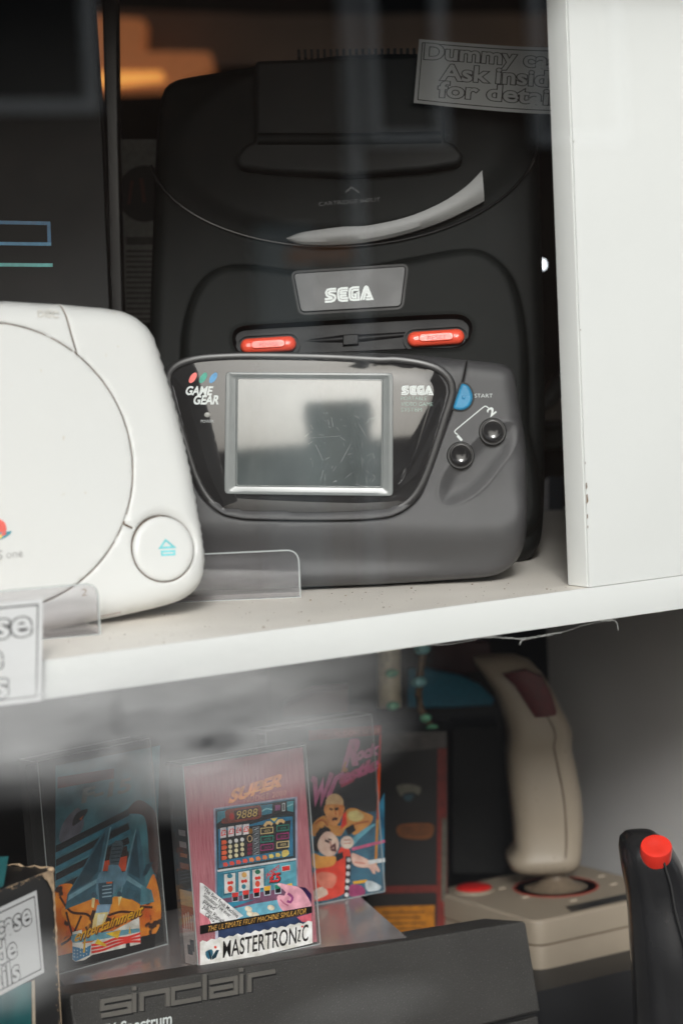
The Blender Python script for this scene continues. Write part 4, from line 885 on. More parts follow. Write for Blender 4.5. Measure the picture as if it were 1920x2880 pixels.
A.poly([(1000, 520), (1140, 560), (1180, 900), (1240, 1000), (1240, 560), (1100, 420)], (70, 44, 38), 1.5)
for k in range(5):
    y = 900+110*k-60; A.poly([(440, y-60), (1010, y-350), (1020, y-300), (440, y-5)], (20, 24, 28)); A.poly([(440, y-5), (1025, y-300), (1030, y-262), (440, y+34)], (66, 122, 138))
A.poly([(800, 820), (1000, 780), (1010, 980), (805, 980)], (40, 22, 18)); A.poly([(805, 905), (1000, 860), (990, 980), (800, 980)], (185, 78, 28))
A.poly([(430, 1140), (560, 1080), (660, 1190), (1090, 1190), (1215, 1010), (1210, 1485), (435, 1655)], FIRE, 2); A.poly([(900, 1180), (1080, 1230), (1100, 1290), (900, 1330), (850, 1260)], (240, 150, 70), 2); A.poly([(480, 1290), (640, 1210), (740, 1210), (680, 1400), (600, 1440)], (225, 140, 60), 2)
for P_ in ([(470, 1180), (560, 1300), (700, 1330), (740, 1480)], [(520, 1300), (560, 1450), (600, 1560)], [(1100, 1260), (1200, 1265)], [(640, 1330), (560, 1500), (480, 1560)], [(850, 1330), (950, 1300), (1080, 1310)]): A.line(P_, 1.3, (66, 34, 20), sm=1)
J1, J2, J3 = (66, 96, 108), (44, 66, 76), (120, 150, 160)
A.poly([(838, 632), (872, 628), (800, 1000), (768, 1182), (512, 1282), (530, 1160), (640, 980), (740, 780)], J1); A.poly([(828, 668), (770, 980), (700, 1060), (548, 1150)], J2); A.poly([(540, 1170), (760, 1040), (765, 1070), (530, 1215)], J3); A.line([(868, 632), (800, 985)], .9, J3)
A.poly([(1072, 640), (1092, 648), (1130, 900), (1140, 1060), (1108, 1245), (1000, 1180), (955, 1150), (1000, 960)], J1); A.poly([(1070, 672), (1100, 1040), (1010, 990)], J2); A.line([(1068, 650), (950, 1150)], .9, J3); A.poly([(1000, 1010), (1130, 1100), (1125, 1130), (990, 1050)], J3)
A.poly([(1145, 930), (1205, 905), (1150, 1010), (1120, 1020)], J2); A.poly([(1110, 1090), (1190, 1130), (1212, 1222), (1100, 1250)], (90, 130, 140))
A.poly([(880, 775), (905, 738), (962, 742), (968, 790), (930, 935), (862, 935), (858, 880)], (76, 88, 94)); 
for k in range(5): A.line([(880-3*k, 790+30*k), (955-5*k, 782+30*k)], .5, (30, 38, 44))
A.poly([(850, 935), (930, 935), (960, 990), (1000, 980), (980, 1080), (900, 1140), (880, 1180), (870, 1245), (785, 1245), (768, 1180), (750, 1120), (780, 990), (845, 990)], (104, 132, 146), 1.5); A.poly([(770, 1075), (890, 1060), (880, 1240), (780, 1240)], (56, 76, 88))
for k in range(4): A.line([(800, 1100+28*k), (875, 1090+28*k)], .6, (150, 170, 178))
A.line([(835, 1072), (880, 1068)], .9, (200, 110, 60)); A.ell(735, 1168, 18, 22, (60, 80, 92)); A.ell(935, 1160, 18, 22, (60, 80, 92)); A.poly([(720, 1190), (745, 1190), (735, 1270), (715, 1260)], (240, 210, 160)); A.poly([(925, 1180), (955, 1180), (930, 1260)], (240, 210, 160))
A.poly([(762, 1245), (872, 1240), (850, 1320), (745, 1320)], (140, 165, 185)); A.poly([(745, 1310), (850, 1300), (815, 1400), (720, 1430), (730, 1360)], (250, 205, 150)); A.poly([(765, 1320), (825, 1315), (795, 1400), (755, 1410)], (250, 235, 205))
A.poly([(430, 1652), (1215, 1470), (1215, 1600), (430, 1760)], (14, 13, 13))
A.poly([(565, 1460), (640, 1440), (645, 1550), (715, 1540), (1090, 1340), (1102, 1550), (1020, 1570), (1015, 1530), (985, 1535), (985, 1580), (800, 1620), (720, 1640), (660, 1680), (590, 1692), (566, 1675)], (226, 224, 214)); A.poly([(565, 1480), (700, 1470), (1095, 1430), (1097, 1455), (880, 1500), (700, 1530), (567, 1540)], (112, 156, 168), 1)
A.poly([(564, 1570), (650, 1590), (712, 1560), (700, 1640), (590, 1690), (568, 1675)], (62, 118, 150))
for i in range(5):
    for k in range(3): A.ell(580+24*i, 1602+26*k-6*i+(8 if i % 2 else 0), 4, 5, (205, 222, 226))
for k in range(3): A.line([(712, 1562+28*k), (800, 1548+26*k), (900, 1512+26*k), (1000, 1500+18*k), (1100, 1468+32*k)], 1.25, (205, 62, 52), sm=1.2)
A.poly([(655, 1510), (668, 1510), (662, 1620), (645, 1620)], (222, 172, 62)); A.poly([(825, 1470), (945, 1440), (920, 1510)], (228, 180, 70)); A.poly([(740, 1550), (760, 1510), (825, 1555), (830, 1575)], (228, 180, 70)); A.poly([(1005, 1470), (1015, 1410), (1022, 1470)], (228, 180, 70))
A.text('entertainment', (578, 1545), (1108, 1330), 92, (92, 52, 14), 30, bold=.05); A.text('entertainment', (574, 1538), (1104, 1323), 92, (232, 165, 50), 30, bold=.015)
A.build('cover_card', r)

# --- wrestling cassette
qr = onz(1082, 2506, ZR+.2); W_ = 70.; O = qr-np.array([W_, 0, 0]); r, pl, (W_, H_, D_) = cassette('cassette with two orange-skinned wrestlers in a ring on its cover, rearmost of the three', O, 0, 3, 70, 100)
A = Art(pl, c16, -1.45); A.raw([(1, 1), (W_-1, 1), (W_-1, H_-1), (1, H_-1)], (16, 20, 26))
RB = mat('print_ring_blue', lin((14, 58, 88)), .45, tint=lin((60, 140, 172)), vscale=60)
A.poly([(20, 1240), (300, 1150), (480, 1130), (540, 1000), (540, 1690), (20, 1780)], RB); A.poly([(300, 1340), (420, 1240), (480, 1220), (380, 1310), (320, 1370)], (120, 180, 196), 2)
A.poly([(20, 575), (520, 537), (520, 604), (20, 645)], (128, 46, 46)); A.text('COMMODORE 64 128', (88, 624), (505, 590), 32, (205, 150, 140), 0, bold=.02)
A.poly([(505, 606), (520, 604), (512, 800), (500, 1000), (484, 1000)], (165, 50, 40)); A.poly([(500, 800), (515, 800), (500, 1200), (484, 1200)], (215, 92, 45)); A.poly([(484, 1190), (500, 1190), (488, 1510), (470, 1510)], (228, 150, 45))
P1 = (225, 135, 172)
A.text('R', (262, 815), (345, 800), 165, P1, 45, bold=.07); A.text('ock', (345, 778), (484, 738), 78, P1, 16, bold=.07); A.poly([(265, 790), (282, 785), (262, 860), (240, 862)], (190, 130, 70)); A.ell(268, 845, 22, 16, (200, 140, 80))
A.line([(38, 905), (62, 915), (70, 1050), (112, 940), (110, 1050), (178, 866)], 3.2, P1); A.line([(150, 1040), (205, 905), (262, 872)], 3.0, P1); A.text('estle', (232, 945), (482, 842), 88, (225, 112, 155), 22, bold=.075)
A.line([(240, 960), (330, 915)], 1.4, (185, 60, 100))
SK, SK2, SKS = (228, 158, 92), (245, 205, 150), (170, 95, 50)
A.poly([(38, 1250), (60, 1200), (125, 1160), (160, 1200), (250, 1230), (275, 1125), (330, 1108), (395, 1135), (460, 1165), (440, 1220), (385, 1262), (330, 1295), (275, 1245), (240, 1300), (150, 1290), (38, 1300)], SK, 2); A.poly([(290, 1140), (350, 1125), (400, 1165), (360, 1200), (300, 1190)], SK2, 1.5)
A.line([(300, 1240), (350, 1215), (430, 1200)], .9, SKS, sm=1); A.line([(60, 1220), (110, 1190), (150, 1230)], .9, SKS, sm=1); A.poly([(255, 1150), (275, 1130), (280, 1220), (235, 1260)], (200, 60, 45))
A.ell(195, 1075, 62, 66, (240, 196, 160)); A.poly([(128, 1090), (258, 1090), (245, 1170), (210, 1230), (165, 1215), (135, 1160)], (222, 160, 112), 2); A.line([(195, 1118), (225, 1112), (250, 1112)], 1.6, (52, 34, 30)); A.line([(160, 1112), (182, 1120)], 1.2, (80, 50, 40)); A.line([(180, 1190), (200, 1180), (215, 1188)], 1.6, (70, 40, 36)); A.line([(200, 1125), (205, 1160)], .8, SKS); A.ell(132, 1110, 9, 20, (214, 150, 105)); A.poly([(222, 1100), (256, 1090), (250, 1150), (228, 1170)], (196, 130, 84), 1.5)
A.poly([(268, 1248), (322, 1218), (342, 1262), (290, 1300)], (22, 20, 24))
A.poly([(45, 1420), (100, 1440), (200, 1440), (215, 1480), (190, 1520), (110, 1530), (45, 1510)], SK, 2)
A.poly([(40, 1600), (70, 1530), (190, 1500), (235, 1380), (300, 1400), (290, 1560), (255, 1700), (40, 1745)], (218, 78, 62), 2); A.poly([(70, 1560), (150, 1550), (210, 1580), (180, 1660), (90, 1640)], (244, 140, 122), 3); A.poly([(40, 1690), (110, 1650), (150, 1700), (40, 1745)], (246, 200, 185), 2)
A.poly([(45, 1400), (60, 1310), (95, 1250), (150, 1240), (170, 1262), (130, 1300), (100, 1360), (80, 1420), (60, 1400)], (28, 24, 26), 2)
A.poly([(85, 1330), (125, 1275), (175, 1275), (215, 1320), (225, 1370), (195, 1430), (140, 1440), (95, 1410), (78, 1380)], (234, 196, 182), 2); A.line([(128, 1330), (160, 1345)], 1.3, (60, 40, 44)); A.line([(165, 1385), (195, 1360), (200, 1400), (170, 1395)], 1.4, (86, 44, 50)); A.line([(150, 1320), (175, 1330)], 1.0, (60, 40, 44)); A.line([(165, 1340), (172, 1372)], .8, (160, 105, 100))
for x, y in ((60, 1330), (75, 1290), (100, 1255), (130, 1240), (55, 1370)): A.poly([(x-12, y+4), (x-6, y-16), (x+8, y+2)], (28, 24, 26))
A.ell(280, 1345, 46, 44, (236, 208, 196)); A.line([(255, 1330), (300, 1325)], .6, (190, 140, 130)); A.line([(258, 1352), (305, 1350)], .6, (190, 140, 130)); A.poly([(200, 1430), (248, 1408), (256, 1450), (208, 1478)], (22, 20, 24))
A.poly([(268, 1440), (312, 1440), (300, 1600), (290, 1735), (255, 1740), (270, 1560)], (22, 20, 26))
for k in range(6): A.ell(291-k*3, 1465+48*k, 14, 15, (222, 220, 224))
A.poly([(310, 1420), (370, 1438), (430, 1468), (480, 1498), (505, 1540), (495, 1552), (470, 1535), (475, 1562), (455, 1560), (430, 1520), (380, 1518), (320, 1495)], (232, 188, 176), 1.5); A.line([(330, 1480), (400, 1490)], .8, (190, 130, 120))
A.line([(312, 1392), (540, 1335)], 1.6, (196, 108, 140)); A.line([(425, 1482), (540, 1465)], 2.2, (215, 218, 220)); A.line([(320, 1622), (415, 1610)], 1.6, (225, 165, 60)); A.poly([(405, 1615), (450, 1612), (515, 1650), (500, 1672), (420, 1680)], (206, 214, 218), 1.5); A.poly([(300, 1640), (380, 1645), (400, 1700), (300, 1715)], (150, 70, 110), 1.5)
A.text('MICRO ARTS', (80, 1700), (255, 1672), 16, (150, 60, 60), 0) if False else None
A.build('cover_card', r)

# ================================================================== computer front
ck = wood if False else None
SIN = mat('computer_charcoal', (.044, .042, .039), .45, var=.15, vscale=25, bump=1.0, bscale=1500, speck=((.13, .125, .12), .36, 1300))
so_ = onz(560, 2760, ZR-2); so_[1] = min(p[1] for p in rp_)-22
sp2 = Plane(np.array([so_[0], so_[1], -300.]), 0, 8); sr = empty('home_computer', sp2, label='charcoal home computer standing on edge with large embossed lowercase lettering', cat='computer')
tl, tr_, br_, bl_ = sp2.uv([(196, 2797), (1477, 2590), (1526, 2830), (205, 2960)])
face = [tl, tr_, (tr_[0]+4, tr_[1]-40), (tr_[0]+6.5, 0), (tl[0]+2, 0)]
b = MB(); b.prism(ccw(rounded([tl, tr_, (tr_[0]+2.6, tr_[1]-49), (tl[0]+1, tr_[1]-49)], [2.5, 2.5, 1, 1], 4)), -34, 0, 0, 1.3); b.build('case', SIN, sr)
b = MB(); b.prism([(tl[0]+3, tr_[1]-51.5), (tr_[0]+1.5, tr_[1]-51.5), (tr_[0]+4, .5), (tl[0]+4, .5)], -30, -2.2, 0, .8); b.build('keyboard_deck', SIN, sr)
b = MB(); b.prism([(tl[0]+2, tr_[1]-51), (tr_[0]+1.5, tr_[1]-51), (tr_[0]+1.5, tr_[1]-48.5), (tl[0]+2, tr_[1]-48.5)], -28, -4, 0); b.build('gap', DARKSEAM, sr)
def sl_(X, Y): y0 = 560-.1755*(X-250); return (X, y0-97*Y)
st_ = [[(410, .88), (256, .88), (256, .5), (398, .5), (398, .12), (250, .12)], [(422, 0), (422, 1.03)], [(422, 1.17), (422, 1.37)], [(460, 0), (460, .88), (595, .88), (595, 0)], [(768, .88), (622, .88), (622, .12), (768, .12)], [(787, 0), (787, 1.36)],
       [(812, .88), (948, .88), (948, .12), (822, .12), (822, .5), (934, .5)], [(977, 0), (977, 1.03)], [(977, 1.17), (977, 1.37)], [(1019, 0), (1019, .88), (1153, .88)]]
b = MB(); wv_ = abs(sp2.uv(c13((500, 500), (500, 524)))[0][1]-sp2.uv(c13((500, 500), (500, 524)))[1][1])
for s_ in st_: b.stroke(sp2.uv(c13(*[sl_(*p) for p in s_]), 1), wv_, 1.0, 0, False, 1.2)
b.build('embossed_lettering', mat('embossed_charcoal', (.13, .122, .11), .34, var=.1, vscale=25, bump=.25, bscale=2600), sr)
b = MB()
for s_ in st_: b.stroke([(u+.35, v-.45) for u, v in sp2.uv(c13(*[sl_(*p) for p in s_]), 0)], wv_+.9, .05)  # flat dark copy of the letters, widened and shifted down to the right
b.build('lettering_underlay', DARKSEAM, sr)
b = MB(); txt(b, sp2, 'Spectrum', c13, (352, 636), (614, 588), 57, .1, 0, bold=.02); txt(b, sp2, 'ZX', c13, (250, 655), (325, 641), 57, .1, 0, bold=.02); b.build('name_print', PRW, sr)

# ================================================================== torn carton, lower left
TC = oncam(148, 2443, 1195); ab = math.radians(33.1-62); tp = Plane(TC, math.degrees(math.radians(-33.1+62)), 0)
Ht = TC[2]+300; tp = Plane(np.array([TC[0], TC[1], -300.]), -33.1+62, 0)
tr = empty('game_carton', tp, label='black carton with torn scuffed corner and an outlined label, bottom left', cat='box')
uc, vc = tp.uv([(148, 2443)])[0]
b = MB(); b.box(uc-160, uc, 0, vc, -70-0, 0, 0, .5); ca = b.build('carton', mat('scuffed_carton', (.016, .016, .016), .42, var=.3, vscale=20), tr)
b = MB(); TORN = mat('torn_cardboard', lin((196, 170, 140)), .9, var=.25, vscale=400, bump=.6, bscale=900); rn = random.Random(11)
def shard(pts, m=0): b.flat(pts, .12, m)
for k in range(330):                         # scuffs down the near edge and along the top edge
    if k < 210: v = vc-abs(rn.gauss(0, 1))*vc*.42; u = uc-abs(rn.gauss(0, 1.0))**1.3; s1 = rn.uniform(.08, .42)
    else: u = uc-rn.uniform(0, 60); v = vc-abs(rn.gauss(0, .9)); s1 = rn.uniform(.12, .6)
    if v < 2: continue
    P = [(u+s1*rn.uniform(.3, 1.2)*math.cos(t)*(2.0 if k >= 210 else .8), v+s1*rn.uniform(.3, 1.2)*math.sin(t)*(.6 if k >= 210 else 2.6)) for t in np.linspace(0, 2*math.pi, 9)[:-1]]
    P = [(min(p[0], uc-.02), min(p[1], vc-.02)) for p in P]; b.flat(P, .1+.0008*k, 0)
b.v += [(uc-1.1, vc-1, .4), (uc-.1, vc-1, .4), (uc-.1, .5, .4), (uc-.25, .5, .4)]; b.f.append(tuple(range(len(b.v)-4, len(b.v)))); b.m.append(0)
P = [(uc, vc), (uc-9, vc-.2), (uc-7.5, vc-3), (uc-5, vc-4.5), (uc-3, vc-8), (uc-1.2, vc-10), (uc-.1, vc-17)]; b.build('torn_edge', TORN, tr); b = MB(); b.flat(P, .5, 0)
b.build('torn_corner', TORN, tr)
rn2 = random.Random(5); b = MB()
pts = [(uc-.5, vc+.2, -.3)]
for k in range(22): pts.append((uc-.3+rn2.uniform(-.7, .5), vc+rn2.uniform(-.5, 1.), -.3-3*k+rn2.uniform(-.6, .6)))
b.tube(pts, [rn2.uniform(.2, .6) for _ in pts], 6); b.tube([(uc+rn2.uniform(-.6, .3), vc-1.6*k, .1+rn2.uniform(-.3, .2)) for k in range(24)], [rn2.uniform(.15, .9)*(1.4 if k < 5 else .7) for k in range(24)], 6)
b.ball((uc-.8, vc-.5, -.4), 2.2, 1.5, 1.6); b.build('frayed_corner', TORN, tr)
b = MB(); TE = mat('print_teal_picture', lin((14, 78, 84)), .4, tint=lin((40, 125, 128)), vscale=40)
b.flat(tp.uv(c9((-150, 880), (68, 862), (30, 1095), (-150, 1200))), .1, 0); b.build('teal_stripe', [TE], tr); b = MB(); b.flat(tp.uv(c9((-200, 1975), (250, 1850), (246, 2300), (-200, 2400))), .1, 0); b.flat(tp.uv(c9((250, 1845), (274, 1838), (282, 2300), (256, 2300))), .12, 1)
b.build('teal_picture', [TE, C_('cream_line', 205, 190, 168)], tr)
q = tp.uv(c9((290, 1130), (350, 1778)), .6); dx_ = np.array(q[1])-np.array(q[0]); ex_ = tp.uv(c9((0, 1265), (0, 1975)), .6); Hm = float(np.linalg.norm(dx_))
wl = 2.35*Hm; kk = wl/(q[0][0]-ex_[0][0]); TLq = (q[0][0]-wl, q[0][1]+(ex_[0][1]-q[0][1])*kk); BLq = (q[1][0]-wl, q[1][1]+(ex_[0][1]-q[0][1])*kk)
se = [1-(q[0][0]-tp.uv(c9(p_), .6)[0][0]+(q[1][0]-q[0][0])*f_)/wl for p_, f_ in (((245, 1390), .35), ((130, 1640), .65), ((155, 1860), .9))]; L1 = 8.6*.25*Hm/wl
label(tp, (TLq, q[0], q[1], BLq), [('Dummy case', (se[0]-L1, .345), (se[0], .345), .25), ('Ask inside', (se[1]-L1*.81, .645), (se[1], .645), .25), ('for details', (se[2]-L1*.82, .925), (se[2], .925), .25)], 'white label stuck on the black torn carton at bottom left', .06, 0, off=.9, curl=.25)

# ================================================================== joysticks
BEI = mat('beige_plastic', lin((152, 140, 124)), .5, var=.07, vscale=20, bump=.06, bscale=1500, speck=(lin((120, 104, 86)), .28, 320)); BEID = C_('beige_groove', 92, 76, 58)
def handle(pl, secs, mat_, flat_depth=1.0, name='grip', parent=None, n=36, ex=2.6):
    rings = []
    for (y, x0, x1, dz) in secs:
        (u0, v0), (u1, v1) = pl.uv([(x0, y), (x1, y)]); cu, cv, ru = (u0+u1)/2, (v0+v1)/2, (u1-u0)/2; R = []
        for k in range(n):
            t = 2*math.pi*k/n; ct, st2 = math.cos(t), math.sin(t); R.append((cu+ru*math.copysign(abs(ct)**(2/ex), ct), cv, dz*math.copysign(abs(st2)**(2/ex), st2)))
        rings.append(R)
    b = MB(); b.loft(rings[::-1], 0); return b.build(name, mat_, parent, angle=60)
ZJ = -265.
jc = onz(1511, 2732, ZJ); jr = empty('joystick', loc=tuple(jc), label='beige joystick with tall curved grip, red thumb button on its base', cat='joystick')
JW, JD, JH = 112., 108., 30.; b = MB(); bm = MB()
def jbox(z0, z1, ins, m=0):
    P = rounded([(ins, ins), (JW-ins, ins), (JW-ins, JD-ins), (ins, JD-ins)], [11, 11, 14, 14], 7); b.prism(P, z0, z1, m, 2.2 if m == 0 and z1 > 20 else .4)
jbox(0, 14, 0); jbox(14, 15.2, .6, 1); jbox(15.2, JH, 0); b.build('base', [BEI, BEID], jr)
b = MB(); b.loft(lathe([(13.2, JH-.5), (13.2, JH+1.2), (12.2, JH+1.8)], (19, 88)), 0); b.build('button_collar', BEI, jr)
b = MB(); b.loft(lathe([(11.4, JH-1), (11.4, JH+2.0), (10, JH+3.2), (6, JH+4.0), (.1, JH+4.3)], (19, 88)), 0); b.build('fire_button', mat('red_button_gloss', (.62, .02, .018), .3, coat=.3), jr)
cj = (62, 60)
b = MB(); b.loft(lathe([(27, JH-.4), (27, JH+.25), (25.6, JH+.5), (25.4, JH+.1)], cj, 48), 1); b.loft(lathe([(25.5, JH+.1), (20, JH-.0), (13, JH+2.2), (8, JH+6), (7, JH+14)], cj, 40), 0); b.build('stick_socket', [C_('socket_taupe', 118, 104, 88), C_('red_ring', 165, 70, 58)], jr)
for x, y in ((35, 80), (90, 84), (92, 40), (48, 25), (32, 52), (100, 62)):
    b = MB(); b.box(x-2.5, x+2.5, y-.5, y+.5, JH+.02, JH+.5); b.build('direction_mark', C_('mark_cream', 215, 200, 180), jr)
b = MB(); b.prism([(30, 4.0), (106, 4.0), (109, 16), (35, 16)], JH+.02, JH+.3, 0); np2 = b.build('name_strip', mat('strip_black', (.018, .018, .018), .35), jr)
b = MB(); v_, f_ = text_geo('COMPUTER JOYSTICK'); 
put_text(b, 'CONTROLLER', (42, 8), (98, 8), (42, 12.5), JH+.36, 0, bold=.02) if False else None
jo = np.array([jc[0]+cj[0], jc[1]+cj[1], ZJ+JH]); jp = Plane(jo, -33.1, 0)
gj = empty('grip_axis', None) if False else None
hsecs = [(1845, 1330, 1450, 9), (1862, 1335, 1490, 17), (1900, 1362, 1525, 21), (1940, 1388, 1550, 22), (1985, 1405, 1572, 22), (2025, 1418, 1592, 22), (2056, 1424, 1606, 23), (2085, 1424, 1605, 22), (2110, 1420, 1605, 21), (2160, 1422, 1617, 22), (2230, 1430, 1631, 23), (2300, 1438, 1636, 23), (2370, 1444, 1634, 22), (2396, 1424, 1632, 24), (2410, 1422, 1630, 25), (2432, 1434, 1624, 22), (2446, 1460, 1608, 15)]
hj = handle(jp, hsecs, BEI, ex=3.6); hj.matrix_world = jp.mat(); mwj = hj.matrix_world.copy(); hj.parent = jr; hj.matrix_parent_inverse = jr.matrix_world.inverted(); bpy.context.view_layer.update()
hj.matrix_parent_inverse = Matrix.Identity(4); hj.matrix_basis = Matrix.Translation(jr.location).inverted() @ mwj
b = MB(); sm_ = smooth(jp.uv(c12((640, 455), (662, 490), (690, 545), (700, 600), (690, 650), (715, 780), (742, 920), (760, 1080), (766, 1250), (752, 1400)), 22), 2); b.tube([(u, v, 23.0 if k < 8 else 22.8) for k, (u, v) in enumerate(sm_)], .5, 6); b.build('grip_seam', BEID, hj)
b = MB(); tg = [jp.uv(c12((365, 205), (520, 175)), 20), jp.uv(c12((440, 275), (620, 225)), 20), jp.uv(c12((500, 370), (680, 330)), 20), jp.uv(c12((545, 440), (712, 425)), 20), jp.uv(c12((562, 468), (708, 452)), 20)]
rings = []
for (a_, c_) in tg: rings.append([(*a_, 10), (a_[0]+1, a_[1], 24.5), ((a_[0]+c_[0])/2, (a_[1]+c_[1])/2, 26.5), (c_[0]-1, c_[1], 24.5), (*c_, 10)])
b.loft(rings, 0, True, False); b.build('trigger_button', C_('dark_red_plastic', 78, 12, 14, .5), hj)
# black carton under it
b = MB(); b.box(jc[0]-30, jc[0]+330, jc[1]-34, jc[1]+150, -300, ZJ-.1, 0, .6); tag(b.build('flat_carton', mat('flat_carton_black', (.014, .014, .015), .3, var=.3, vscale=15)), 'flat black carton the beige joystick stands on', 'box')
# black joystick
bo = oncam(1830, 2900, 1290); bo[2] = -330; bj = Plane(bo, -33.1, 0); bjr = empty('joystick', bj, label='glossy black joystick grip with bright red top button, right foreground', cat='joystick')
BJ = mat('joystick_black', (.014, .014, .015), .24, var=.3, vscale=30, coat=.15, bump=.05, bscale=1500)
handle(bj, [(2342, 1775, 1828, 8), (2350, 1755, 1845, 16), (2362, 1744, 1862, 20), (2385, 1741, 1888, 22), (2420, 1745, 1908, 23), (2460, 1752, 1925, 22), (2500, 1760, 1935, 22), (2560, 1766, 1952, 23), (2640, 1771, 1972, 25), (2720, 1776, 1990, 26), (2800, 1780, 2000, 27), (2900, 1784, 2008, 27), (3000, 1788, 2012, 28)], BJ, parent=bjr, ex=3.0)
cb = bj.uv(c12((1312, 1282)), 20)[0]; b = MB()
rings = []
for rr_, h_ in ((7.2, -6), (7.3, 2.0), (6.9, 3.0), (5.8, 3.3), (3, 2.8), (.1, 2.6)):
    tilt = math.radians(52); rings.append([(cb[0]+rr_*1.07*math.cos(t), cb[1]+rr_*math.sin(t)*math.cos(tilt)+h_*math.sin(tilt), 21+h_*math.cos(tilt)-rr_*math.sin(t)*math.sin(tilt)) for t in np.linspace(0, 2*math.pi, 33)[:-1]])
b.loft(rings, 0); b.build('fire_button', mat('bright_red_gloss', (.80, .035, .018), .3, coat=.3), bjr)
b = MB(); b.tube([(u, v, 24.3+min(3, k*.3)) for k, (u, v) in enumerate(smooth(bj.uv(c12((1352, 1330), (1372, 1400), (1402, 1500), (1425, 1640), (1455, 1760), (1481, 1860), (1500, 2100)), 23), 3))], .6, 6); b.build('grip_seam', DARKSEAM, bjr)

# lower cabinet side
boxobj('side_panel', 304, 318, -2, 430, -300.1, -16.2, mat('side_panel_grey', (.62, .61, .61), .55, var=.06, vscale=8), .3, 'plain grey side panel closing the lower shelf behind the two joysticks', 'panel')
# ================================================================== lower background
def back(name, pts, crop, depth, thick, m, label, cat, **k): return slab(name, pts, crop, depth, thick, m, label, cat, **k)
bb, bpl = back('game_carton', [(520, 585), (975, 575), (985, 1980), (980, 2300), (420, 2300), (430, 1700)], c16, 1620, 40, C_('carton_near_black', 17, 13, 12, .5), 'tall dark game carton with red edge and orange panel, behind the wrestling cassette', 'box', bev=.8)
A = Art(bpl, c16, .05); A.poly([(520, 592), (965, 585), (965, 690), (720, 715), (520, 740)], (72, 68, 66)); A.poly([(905, 700), (968, 695), (972, 2200), (900, 2200)], (92, 30, 22)); A.poly([(560, 1645), (910, 1640), (910, 1700), (420, 1700)], (88, 32, 24))
A.poly([(425, 1700), (890, 1688), (895, 2200), (425, 2200)], (22, 18, 15)); A.poly([(470, 1790), (885, 1778), (885, 2200), (470, 2200)], (150, 100, 24)); A.text('ACTION GAME', (480, 1770), (860, 1762), 34, (70, 50, 20)) if False else None
for k in range(6): A.line([(520, 1830+38*k), (820-30*(k % 2), 1824+38*k)], .8, (60, 42, 16))
A.poly([(625, 960), (700, 942), (790, 965), (775, 1020), (740, 1000), (680, 1005), (655, 1030)], (110, 108, 98), 2); A.poly([(670, 1020), (745, 1015), (720, 1060), (690, 1060)], (45, 70, 78), 2)
A.poly([(640, 1225), (868, 1218), (860, 1310), (760, 1325), (640, 1300)], (100, 62, 28), 2)
for k in range(3): A.line([(650, 1245+22*k), (850, 1240+22*k)], .6, (52, 32, 20))
A.line([(952, 1180), (948, 1750)], 3, (82, 80, 72)); A.build('carton_print', bb)
back('teal_disc', [(700, 150), (850, 152), (1050, 195), (1200, 262), (1295, 360), (1285, 400), (1000, 418), (700, 418)], c16, 1750, 6, C_('teal_disc', 20, 120, 148, .5), 'teal rounded picture board glimpsed behind the garland', 'board')
back('red_carton', [(880, -40), (1260, -40), (1290, 130), (1100, 190), (860, 150)], c16, 1760, 30, C_('dull_red', 62, 24, 22, .5), 'dull red carton high in the dark behind the joystick', 'box')
back('picture_carton', [(-160, 480), (-150, 400), (40, 310), (285, 285), (290, 450)], c16, 1700, 20, C_('dull_rust', 92, 56, 50, .5), 'rust red carton edge above the cassettes', 'box')
back('game_carton', [(1000, 560), (1330, 545), (1380, 1560), (1000, 1560)], c16, 1740, 40, C_('carton_black_deep', 9, 9, 8, .7), 'plain black carton between the red-edged carton and the beige joystick', 'box')
back('game_carton', [(-260, -300), (500, -340), (500, 560), (-260, 620)], c16, 1800, 40, C_('carton_green_dark', 20, 28, 27, .7), 'dark green carton deep behind the wrestling cassette', 'box')
# beaded garland strands
def strand(pts, rad, beads, label, m):
    r = empty('garland', label=label, cat='garland', group='hanging garland strands'); b = MB(); P = [oncam(*c16((x, y))[0], 1640) for x, y in pts]; b.tube(P, rad, 10); b.build('cord', m, r)
    for (x, y, c, sz) in beads:
        b = MB(); p = oncam(*c16((x, y))[0], 1625); b.ball(tuple(p), sz*1.2, sz, sz*.8); b.build('bead', c, r)
GB = mat('bead_green', (.25, .75, .45), .2, coat=1., ior=1.8, emit=.0); CB = mat('bead_cyan', (.35, .85, .9), .2, coat=1., ior=1.8)
strand([(570, -60), (572, 200), (574, 415)], 7.5, [(592, 180, GB, 3.6), (598, 405, GB, 3.8)], 'wide pale gold ribbon hanging behind the cassettes', C_('pale_gold', 235, 222, 190, .3))
strand([(806, -30), (802, 60), (786, 160), (780, 250), (776, 330), (790, 430), (822, 490), (868, 562)], 2.4, [(800, 14, CB, 4.6), (778, 240, CB, 4.4), (825, 488, GB, 3.4), (868, 560, GB, 3.6)], 'thin beaded strand with glinting green beads right of the gold ribbon', C_('bronze_cord', 120, 92, 55, .3))

